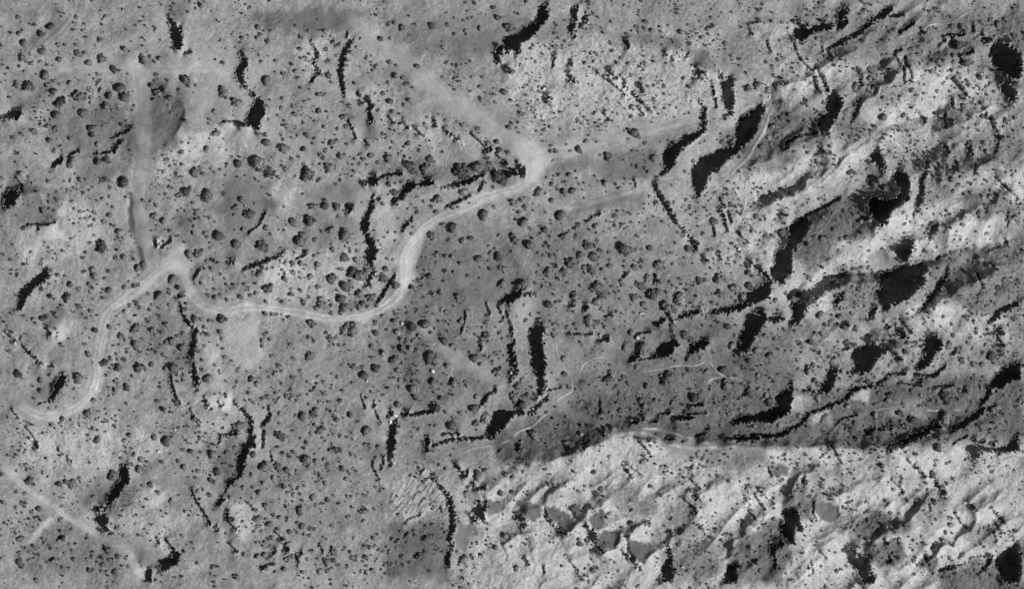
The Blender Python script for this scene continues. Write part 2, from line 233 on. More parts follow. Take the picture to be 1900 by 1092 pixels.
# ground tones: outline in photograph pixels, grey level (0-255), feather in pixels, roughness of the rock surface
TONE = [
 # wide units
 ('1400,20 1900,20 1900,460 1560,600 1400,420', 140, 60, 1.0),
 ('760,430 900,400 1150,440 1400,560 1480,600 1500,800 1150,800 960,850 720,840 700,640', 124, 45, 0.6),
 ('480,600 720,620 720,860 650,1064 480,1000 490,760', 132, 40, 0.6),
 ('1560,560 1900,470 1900,830 1600,815 1480,700', 128, 30, 1.0),
 ('890,930 960,862 1140,812 1300,825 1440,832 1650,835 1900,835 1900,1110 870,1110 845,985', 166, 14, 1.0),
 # pale rock
 ('935,110 1060,75 1180,60 1330,70 1310,200 1200,225 1000,240 905,150', 160, 30, 1.4),
 ('960,120 1060,110 1190,170 1180,215 1010,210 950,170', 168, 22, 1.5),
 ('330,245 400,232 480,235 450,285 380,310 270,335 310,275', 164, 16, 0.8),
 ('30,430 110,385 180,370 190,430 130,480 70,500 28,490', 162, 16, 0.8),
 ('70,432 95,415 118,420 108,440 85,446', 192, 7, 0.4),
 ('470,500 560,470 640,470 690,520 640,562 520,560 470,545', 156, 16, 0.8),
 ('500,490 545,480 560,500 525,520 495,515', 178, 8, 0.8),
 ('700,160 745,165 735,205 690,195 680,175', 164, 12, 0.8),
 ('540,90 600,70 610,110 560,140 520,120', 158, 14, 0.8),
 ('1335,330 1440,330 1560,270 1610,235 1690,180 1740,125 1830,140 1860,200 1760,245 1640,260 1560,320 1450,375 1370,400', 168, 16, 1.2),
 ('1400,330 1500,290 1560,265 1560,290 1480,330 1420,350', 182, 12, 0.8),
 ('1690,120 1760,128 1790,160 1730,190 1695,160', 186, 12, 0.9),
 ('1600,205 1680,190 1690,215 1620,235', 184, 9, 0.8),
 ('1480,90 1560,85 1600,120 1540,150 1490,120', 164, 12, 1.0),
 ('1440,120 1510,130 1520,170 1440,180 1415,160', 162, 14, 1.0),
 ('1330,420 1440,400 1480,440 1420,520 1330,470', 156, 16, 1.2),
 ('1450,540 1540,480 1640,420 1660,400 1740,370 1800,330 1900,310 1900,420 1790,440 1720,470 1600,490 1500,550 1430,560', 170, 14, 1.0),
 ('1625,400 1690,410 1690,435 1640,440', 188, 8, 0.6),
 ('1550,450 1640,430 1640,455 1560,475', 180, 8, 0.6),
 ('1750,415 1860,410 1860,445 1770,455', 182, 9, 0.9),
 ('1670,560 1780,560 1870,590 1870,640 1760,630 1690,610', 162, 14, 1.2),
 ('1700,575 1760,570 1780,610 1720,600', 178, 8, 1.2),
 ('1480,540 1560,540 1540,580 1490,570', 164, 10, 0.9),
 ('1000,870 1080,850 1110,880 1080,910 1010,905', 180, 12, 0.9),
 ('1180,820 1230,822 1232,848 1200,840', 202, 5, 0.4),
 ('1400,826 1450,834 1470,855 1420,855', 196, 6, 0.5),
 ('1450,845 1520,840 1600,850 1560,880 1470,870', 184, 10, 0.8),
 ('1650,840 1740,835 1760,870 1690,890', 188, 10, 0.7),
 ('1270,880 1380,880 1380,960 1290,970', 178, 16, 1.0),
 ('1500,910 1640,890 1700,900 1640,950 1560,940', 184, 12, 1.1),
 ('1620,960 1680,965 1660,985 1630,980', 196, 6, 0.6),
 ('1720,980 1800,930 1830,960 1760,1010 1700,1060 1680,1040', 188, 8, 0.9),
 ('930,1010 1000,980 1060,990 1050,1060 930,1090', 170, 14, 1.2),
 ('1450,1040 1500,1010 1560,1030 1560,1070 1450,1070', 176, 12, 1.0),
 ('40,790 170,770 330,830 230,870 120,880 40,860', 156, 24, 1.1),
 ('150,800 260,790 300,820 200,840', 166, 16, 1.0),
 ('260,905 312,905 308,930 262,940', 184, 7, 0.8),
 ('220,940 330,940 380,960 300,1000 220,990', 158, 18, 0.8),
 ('375,735 420,722 432,735 420,760 380,756', 184, 7, 0.8),
 ('370,760 415,770 420,800 380,800', 150, 10, 0.5),
 ('420,930 490,925 500,990 440,990', 168, 14, 1.0),
 ('700,905 800,870 840,900 830,960 760,975 690,960', 150, 16, 2.2),
 ('880,830 930,820 960,832 1000,815 1000,850 960,870 880,860', 140, 14, 1.0),
 ('100,600 125,600 120,640 105,640', 178, 7, 0.5),
 # smooth sand
 ('420,585 480,585 492,650 470,680 440,680 418,640', 156, 11, 0.15),
 ('695,395 735,380 742,450 700,460 690,430', 158, 9, 0.3),
 ('740,445 775,435 775,490 735,490', 164, 8, 0.2),
 ('690,60 760,100 880,205 985,270 975,295 930,265 820,195 720,120 670,80', 150, 12, 0.2),
 ('980,270 1120,235 1280,215 1290,245 1180,265 1060,300 985,310', 148, 14, 0.3),
 ('640,270 860,285 900,300 840,330 650,310', 138, 14, 0.5),
 # darker ground, some of it the shaded faces of slopes painted in
 ('283,150 345,158 362,215 318,275 268,300 275,200', 112, 12, 0.4),
 ('190,210 260,215 262,280 170,285', 120, 14, 0.5),
 ('430,325 535,340 528,375 478,405 452,440 420,430 400,380 410,340', 114, 10, 0.15),
 ('330,400 372,400 372,450 345,460', 118, 8, 0.2),
 ('30,330 120,365 115,415 60,425 28,420', 116, 12, 0.5),
 ('90,560 115,575 112,615 70,620', 118, 10, 0.5),
 ('470,20 670,20 665,50 540,60 470,45', 114, 10, 0.2),
 ('720,20 900,20 980,30 930,80 850,100 790,100 700,50', 128, 16, 0.6),
 ('870,60 970,40 920,105 830,105', 112, 12, 0.3),
 ('980,40 1065,30 1050,60 990,80', 118, 10, 0.3),
 ('1120,60 1180,55 1240,70 1230,90 1130,80', 124, 10, 0.6),
 ('1215,70 1260,75 1270,95 1230,95', 112, 8, 0.5),
 ('1270,85 1320,95 1330,125 1290,130', 118, 8, 0.5),
 ('1240,235 1290,225 1270,300 1220,320 1130,310 1150,280', 118, 14, 0.6),
 ('990,297 1100,293 1240,315 1200,335 1090,320 1000,312', 120, 10, 0.15),
 ('1060,385 1100,362 1190,352 1202,368 1140,385 1075,395', 122, 7, 0.1),
 ('1290,225 1340,210 1330,250 1290,270', 128, 8, 0.5),
 ('1330,250 1420,215 1500,200 1540,230 1500,275 1400,300 1380,290', 104, 12, 0.9),
 ('1390,290 1480,280 1460,310 1370,325', 118, 8, 0.7),
 ('1540,170 1600,200 1590,230 1560,260', 110, 10, 0.8),
 ('1320,310 1370,320 1350,345 1310,340', 140, 8, 0.6),
 ('1485,405 1560,365 1640,330 1660,380 1620,430 1560,440 1500,500 1470,480', 104, 12, 0.9),
 ('1640,300 1600,300 1590,330 1640,335', 120, 8, 0.8),
 ('1700,300 1780,280 1900,240 1900,300 1790,330 1760,370 1720,380', 122, 14, 1.0),
 ('1780,350 1880,350 1880,400 1800,410', 116, 12, 0.9),
 ('1560,500 1640,490 1640,560 1540,570', 110, 12, 1.0),
 ('1720,480 1900,450 1900,580 1790,570 1720,540', 114, 14, 1.0),
 ('1620,480 1650,470 1655,500 1630,505', 140, 6, 0.2),
 ('1480,20 1900,20 1900,90 1700,110 1500,110', 116, 16, 1.0),
 ('1780,90 1900,110 1880,160 1790,130', 124, 10, 0.8),
 ('1735,205 1790,200 1790,260 1730,250', 118, 10, 0.8),
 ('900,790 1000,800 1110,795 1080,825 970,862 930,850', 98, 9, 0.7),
 ('1040,690 1150,700 1140,780 1060,780', 112, 14, 0.6),
 ('1000,800 1060,800 1060,815 1000,812', 116, 6, 0.2),
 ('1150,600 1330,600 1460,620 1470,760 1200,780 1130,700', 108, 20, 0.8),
 ('1010,565 1110,560 1120,640 1000,640', 122, 16, 0.6),
 ('945,575 1000,555 1015,580 1000,600 950,605', 136, 8, 0.3),
 ('820,500 960,480 960,560 840,580', 116, 20, 0.3),
 ('800,460 870,440 880,480 800,490', 118, 12, 0.3),
 ('1240,815 1420,820 1420,860 1340,870 1300,850 1240,842', 126, 13, 0.5),
 ('700,975 800,960 832,970 828,1070 715,1070', 106, 10, 0.6),
 ('690,800 720,835 720,880 670,860', 112, 10, 0.4),
 ('630,900 700,890 720,940 640,960', 126, 14, 0.5),
 ('1120,900 1180,890 1180,930 1130,940', 128, 8, 1.0),
 ('1180,930 1215,920 1220,950 1180,950', 126, 8, 0.9),
 ('1245,940 1300,930 1300,1010 1240,1010', 128, 12, 1.0),
 ('1235,1010 1330,1000 1340,1064 1235,1080', 118, 12, 0.9),
 ('1360,1000 1440,960 1475,985 1450,1080 1345,1080', 104, 8, 0.9),
 ('1470,860 1560,860 1560,885 1500,880', 134, 8, 0.8),
 ('1460,900 1500,890 1500,960 1450,960', 112, 8, 1.2),
 ('1580,960 1640,945 1660,985 1600,1000 1575,985', 106, 6, 0.9),
 ('1610,1000 1665,1000 1680,1030 1640,1050 1600,1040', 106, 6, 0.9),
 ('1650,960 1700,965 1680,990 1655,985', 106, 6, 0.9),
 ('1690,920 1750,900 1750,960 1700,960', 126, 10, 1.1),
 ('1710,1020 1740,1030 1730,1060 1700,1050', 98, 5, 0.7),
 ('1740,1050 1900,1020 1900,1110 1740,1110', 104, 9, 1.0),
 ('1790,970 1870,960 1850,1010 1800,1010', 122, 10, 1.1),
 ('160,895 230,880 220,940 150,940', 112, 14, 0.5),
 ('225,895 262,890 250,930 210,940', 114, 7, 1.4),
 ('80,950 130,960 110,1000 70,1010', 118, 10, 0.5),
 ('390,925 425,930 430,990 400,970', 124, 8, 0.3),
 ('245,1015 300,1020 290,1050 255,1050', 116, 6, 0.2),
 ('420,860 480,900 440,920 410,900', 122, 10, 0.5),
 ('480,860 640,850 640,900 500,920', 128, 20, 0.5),
]
TONE += [
 ('95,190 200,180 240,215 262,280 180,295 110,285 80,250', 118, 16, 0.6), ('30,150 90,150 95,190 40,200', 128, 14, 0.6), ('130,300 250,290 235,330 140,335', 124, 10, 0.4), ('640,560 700,550 730,540 700,575 640,575', 116, 8, 0.6),
 ('560,380 690,400 680,450 560,450', 126, 14, 0.5), ('680,310 960,290 970,330 860,345 760,350 690,345', 116, 10, 0.8), ('360,420 480,430 520,480 380,490 350,450', 128, 14, 0.5),
 ('720,640 860,610 930,640 940,700 860,740 740,730', 118, 18, 0.7), ('940,640 1000,620 1010,700 950,720', 120, 12, 0.7), ('480,680 600,660 680,700 700,800 560,840 490,780', 132, 24, 0.7), ('390,840 440,800 470,860 440,900 400,880', 114, 12, 0.6),
 ('480,860 700,850 720,1000 600,1064 480,1040 470,930', 133, 24, 0.7), ('30,960 130,970 220,1020 230,1064 30,1064', 122, 14, 0.7), ('290,560 350,600 350,720 320,680 260,640', 128, 14, 0.6), ('60,690 130,690 140,740 70,745', 128, 8, 0.4),

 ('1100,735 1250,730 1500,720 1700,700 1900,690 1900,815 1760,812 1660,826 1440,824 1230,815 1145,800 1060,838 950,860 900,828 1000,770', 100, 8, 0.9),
 ('330,85 450,92 440,130 300,142 280,122', 150, 12, 0.3), ('545,352 660,340 690,375 600,402 545,378', 134, 9, 0.15), ('500,352 545,342 545,385 508,395', 154, 9, 0.6),
 ('222,330 242,335 238,420 262,492 290,502 302,470 275,440 260,380 264,330', 150, 7, 0.15), ('775,600 792,598 845,648 890,665 945,705 935,722 880,697 830,667 800,640', 138, 4, 0.1),
 ('712,640 718,640 720,705 712,705', 142, 3, 0.2), ('850,645 858,648 842,700 834,698', 140, 3, 0.2), ('380,600 402,600 410,680 425,720 400,730 386,680', 156, 6, 0.5), ('88,955 97,960 62,1007 46,1012', 160, 3, 0.2),
 ('845,960 882,985 860,1020 845,1012', 120, 6, 0.1), ('1015,752 1040,749 1132,785 1122,797 1060,776', 120, 4, 0.1), ('60,60 110,40 130,30 125,45 85,82 60,95', 128, 6, 0.2), ('30,110 150,120 250,118 250,135 120,135 30,130', 150, 8, 0.25),
 ('420,250 480,245 640,262 640,280 480,275', 146, 9, 0.3), ('320,160 400,150 440,200 400,240 345,230 360,190', 142, 9, 0.3), ('540,150 600,150 600,200 560,210', 140, 10, 0.4), ('660,200 700,210 690,250 650,240', 128, 8, 0.2),
 ('262,540 280,500 298,475 335,446 350,478 352,520 366,552 350,548 338,512 312,506 285,530', 166, 7, 0.15),
 ('945,262 990,266 1020,290 1008,325 985,345 972,335 975,305', 160, 9, 0.1), ('735,425 775,428 778,455 765,500 762,535 735,540 738,490', 162, 9, 0.15),
 ('250,110 290,120 282,165 262,180 245,140', 148, 8, 0.15),
 ('1640,745 1700,740 1720,770 1650,775', 132, 8, 0.6), ('1580,725 1620,720 1615,745 1585,742', 158, 5, 0.6), ('1450,735 1500,730 1490,760 1455,770', 142, 8, 0.8), ('1500,765 1540,760 1545,785 1505,788', 148, 6, 0.6),
]
# sharp crests (height > 0) and gullies (height < 0): metres, fall-off away from and towards the sun in metres, line in photograph pixels
CRESTS = [
 (5.5, 9, 34, '900,880 940,864 1000,855 1060,842 1110,822 1145,804 1185,808 1230,822 1340,828 1440,828 1560,832 1660,826 1740,812 1800,797 1860,775 1920,755'),
 (2.6, 6, 9, '1600,1045 1607,1028 1620,1001 1639,990 1658,982 1679,965 1695,951 1713,940 1740,925'),
 (2.0, 5, 8, '1570,1000 1575,982 1583,972 1599,959 1620,945 1639,937 1665,925'),
 (2.6, 6, 9, '1730,1060 1737,1041 1745,1020 1777,1001 1798,982 1814,953 1838,929 1870,905'),
 (2.2, 6, 8, '1035,1005 1051,993 1070,977 1081,959 1105,940 1120,929 1150,910'),
 (2.2, 6, 8, '1105,1035 1126,1022 1150,1006 1160,990 1174,982 1200,965'),
 (2.2, 6, 8, '1180,1055 1195,1041 1216,1025 1235,1009 1258,993 1285,975'),
 (2.4, 6, 9, '1325,1075 1338,1057 1349,1035 1365,1006 1386,988 1407,972 1435,955'),
 (1.6, 5, 7, '1100,925 1120,911 1136,892 1160,874 1180,866'),
 (1.8, 5, 7, '1455,950 1464,929 1469,903 1490,879 1506,871 1530,860'),
 (1.6, 5, 8, '960,960 1000,935 1040,905 1075,885'), (1.5, 5, 8, '1540,930 1580,905 1620,890 1650,880'), (1.6, 5, 8, '1290,930 1330,900 1370,885'), (1.6, 5, 8, '1400,930 1430,905 1460,885'),
 (1.8, 6, 8, '1470,1060 1500,1030 1530,1010 1560,1000'), (1.8, 6, 8, '1640,1070 1670,1050 1700,1035 1730,1000'), (1.5, 5, 7, '930,1010 965,990 1000,985'),
 (-3.4, 9, 9, '1385,445 1400,440 1416,435 1440,429 1464,419 1496,397 1533,379 1559,366 1602,336 1628,328 1660,312'),
 (-3.4, 9, 9, '1500,530 1543,511 1570,506 1634,506 1665,498 1697,489 1724,485 1766,466 1814,458 1862,450 1910,440'),
 (-2.6, 8, 8, '1345,230 1362,215 1391,204 1420,191 1450,185'),
 (2.8, 8, 9, '1610,450 1625,430 1644,403 1676,376 1700,345 1720,300'),
 (2.6, 7, 9, '1380,400 1440,372 1500,340 1560,300 1620,262 1690,240'),
 (2.4, 7, 9, '1480,575 1540,545 1600,520'), (2.2, 7, 8, '1730,440 1790,400 1850,370 1900,350'), (2.0, 6, 8, '1560,215 1600,190 1640,165 1680,120'),
 (2.0, 6, 8, '1700,585 1740,560 1790,540 1850,500'), (2.2, 7, 8, '1440,165 1500,150 1560,120 1600,85'), (1.8, 6, 8, '1760,260 1810,235 1860,215'), (-2.0, 6, 6, '1640,240 1700,215 1760,205'),
 (-2.4, 8, 8, '1590,305 1650,286 1700,280 1760,265 1850,238'), (2.0, 7, 9, '1420,385 1480,360 1530,335 1590,300'), (2.2, 6, 9, '1640,470 1700,448 1760,425 1830,405'), (2.4, 6, 9, '1500,560 1570,530 1640,520'), (2.0, 6, 8, '1730,250 1790,225 1850,190'), (-2.0, 7, 7, '1600,130 1660,105 1730,95 1800,80'), (2.0, 6, 8, '1740,335 1800,315 1870,300'), (2.0, 6, 8, '1760,540 1810,525 1870,490'),
 (2.0, 6, 8, '1330,340 1360,322 1410,302 1450,282 1515,256 1565,235'), (-2.2, 7, 7, '1560,650 1620,610 1680,585 1740,560'), (1.6, 6, 7, '1500,640 1550,615 1600,600'),
 (-1.2, 6, 6, '240,345 240,390 252,440 268,480'), (1.6, 8, 8, '285,150 330,175 345,215 315,270'), (1.4, 7, 9, '40,350 90,375 120,395'),
]
# smooth grey patches with a firm edge (sheet coordinates)
PATCHES = [
 ('D3','75,490 140,480 240,510 245,590 190,630 130,590 75,530', 102), ('D3','265,520 340,515 430,570 480,620 470,670 430,690 380,650 300,600 265,560', 98),
 ('D3','430,520 520,490 525,560 480,575', 108), ('D3','620,760 640,700 700,680 790,690 800,740 760,800 700,812 650,800', 98),
 ('D3','560,600 640,530 690,545 690,650 640,680 600,650', 92), ('D3','840,740 960,760 1040,790 1000,840 965,890 950,920 920,900 880,850', 94), ('D3','1020,770 1090,760 1090,800 1030,800', 100),
 ('D4','410,480 480,470 580,510 590,590 540,630 450,600 410,540', 108), ('D4','110,230 180,215 240,240 235,295 160,310 110,280', 112), ('D3','1810,230 1883,225 1883,300 1850,300', 110),
 ('D2','1840,480 1883,470 1883,540 1845,540', 100), ('D2','1620,460 1780,510 1700,560 1630,590', 112),
 ('B1','880,310 940,330 935,480 960,600 1010,760 1025,860 980,870 970,760 935,640 895,560 890,460 910,390', 84),
 ('B4','780,780 900,720 950,770 970,830 880,850 800,820', 138), ('B4','1270,590 1330,570 1360,610 1340,680 1280,700 1240,680', 124), ('C3','600,690 635,680 630,760 595,740', 104),
]
# tracks and dry washes in photograph pixels: name, label, half width px, grey of the bed, ruts, points
WAYS = [
 ('dirt_road', 'pale two-rut dirt road winding from the left edge to the middle fork', 10.5, 180, 1,
  '10,728 28,742 50,758 77,770 104,770 133,760 157,742 173,723 181,699 179,673 183,646 190,614 198,588 212,569 234,553 256,537 278,517 300,500 318,492 335,500 345,520 355,543 377,566 414,576 455,571 497,572 550,580 597,588 640,590 677,586 709,572 730,556 745,535 751,509 750,480 757,461 770,442 789,421 815,403 847,391 868,382 895,368 927,357 955,350 975,342 989,328 993,310 984,294'),
 ('dirt_road', 'narrow dirt road crossing the bottom left corner of the picture', 7.5, 162, 0,
  '0,855 27,882 53,908 90,932 127,961 170,985 207,1006 234,1020 246,1041 256,1064 262,1100'),
 ('dirt_track', 'broad smooth track running down beside the dark gully to the road fork', 12, 140, 0,
  '250,118 262,140 266,170 268,212 271,252 264,300 258,335 255,380 262,430 278,470 292,498'),
 ('dirt_track', 'faint pale track branching right towards the upper left cleft', 4, 152, 0,
  '264,127 300,130 350,130 393,130 430,158 455,190'),
 ('dry_wash', 'wide pale sandy wash running diagonally down to the middle fork', 12, 152, 0,
  '640,20 670,45 709,74 740,98 762,119 815,170 855,198 895,226 925,245 955,265 978,288'),
 ('dirt_track', 'faint sandy track curving right below the road end', 5, 156, 0, '984,340 995,358 1012,372 1040,382 1065,384 1110,372 1160,358 1205,348'),
 ('dirt_track', 'broad faint sandy strip running right from the road end', 7, 152, 0, '985,300 1010,290 1060,282 1110,262 1160,250 1220,240 1285,222'),
 ('dirt_track', 'faint path slanting down left in the upper left corner', 4, 136, 0, '135,25 120,45 104,62 85,78 70,95'),
 ('dirt_track', 'faint path running left from the upper left track', 5, 154, 0, '258,128 225,118 200,108 180,112 150,122 120,128 85,135'),
 ('dry_wash', 'thin bright wash hugging the bent black scarp right of top centre', 2.2, 176, 0, '1318,242 1314,246 1300,256 1285,268 1270,282 1259,290'),
 ('dry_wash', 'thin bright wash curving below the long black scarp in the upper right', 3.0, 168, 0, '1435,200 1429,212 1422,232 1416,247 1405,262 1399,272 1389,291 1377,303 1365,312 1355,325'),
 ('dry_wash', 'short straight bright wash in the dark slope above the long black scarp', 1.7, 166, 0, '1550,388 1543,400 1530,421 1511,440'),
 ('dry_wash', 'branching bright wash right of the tall black notch near picture centre', 1.8, 166, 0, '1030,630 1032,638 1036,665 1046,681 1058,699 1062,723 1046,734 1030,744'),
 ('dry_wash', 'tiny straight bright wash joining the branching wash from above', 1.6, 164, 0, '1062,657 1061,672 1060,688'),
 ('dry_wash', 'short curved bright wash between the branching wash and the twin black pits', 1.8, 170, 0, '1073,697 1078,685 1085,674 1105,664 1128,663'),
 ('dry_wash', 'long faint bright wash running right below the twin black pits', 1.7, 164, 0, '1140,689 1160,691 1179,691 1219,686 1259,678 1293,677 1312,667'),
 ('dry_wash', 'bright wash dropping right to a forked pale fan right of centre', 2.2, 174, 0, '1314,667 1324,681 1333,691 1349,699 1370,702'),
 ('dry_wash', 'pale curved wash turning back left from the forked pale fan', 2.0, 164, 0, '1347,698 1330,700 1319,705 1309,716'),
 ('dry_wash', 'pale wash curving from the lower centre up to a smooth grey flat', 2.2, 172, 0, '860,838 884,830 921,823 945,815 961,801 988,790 1002,777 1014,768 1028,764'),
 ('dry_wash', 'short pale wash looping beside a dark round tree at lower centre', 1.6, 160, 0, '948,818 958,808 966,800'),
 ('dirt_track', 'pale bench track running right along the foot of the lower scarp', 4.0, 176, 0, '1145,804 1165,802 1187,802 1216,811 1232,821 1272,829 1310,829 1354,827 1390,829 1413,832'),
 ('dirt_track', 'thin upper pale track just above the bench track at lower right', 3.0, 164, 0, '1187,794 1207,794 1227,796 1259,806 1293,815'),
 ('dry_wash', 'short pale wash below the wavy black ledge at right', 2.0, 172, 0, '1612,761 1625,760 1639,758 1663,752'),
 ('dry_wash', 'straight pale wash near the right edge below the dark trees', 2.6, 162, 0, '1713,760 1740,761 1785,760'),
 ('dry_wash', 'bright curved wash at the top right among dark shrubs', 2.6, 170, 0, '1714,52 1720,49 1732,46 1758,44 1772,39 1785,30 1800,20'),
 ('dry_wash', 'pale wash slanting down left near the top right corner', 1.8, 164, 0, '1703,57 1692,61 1681,66 1660,72'),
 ('dry_wash', 'faint pale wash curving below the crossed slits right of centre', 1.8, 158, 0, '1232,484 1245,494 1256,502 1267,506 1288,505'),
]
# pale boulders: x, y, radius in pixels
BOULDERS = '948,692,4.5 954,700,3 733,771,5.5 724,782,4.5 1183,626,5 1191,581,5 1221,514,6 1371,462,4 1009,165,4.5 1336,133,5 1164,169,4 1154,194,4 803,689,5 680,706,4 746,600,4 1030,898,3.5 295,837,4 325,796,4 670,73,4 1849,604,4.5 1861,618,5 966,165,4 1267,1050,3.5 531,505,4 973,165,4.5 989,758,3.5 860,268,3.5 1350,150,4 1428,180,4 455,382,4 1672,327,3 1660,820,3'
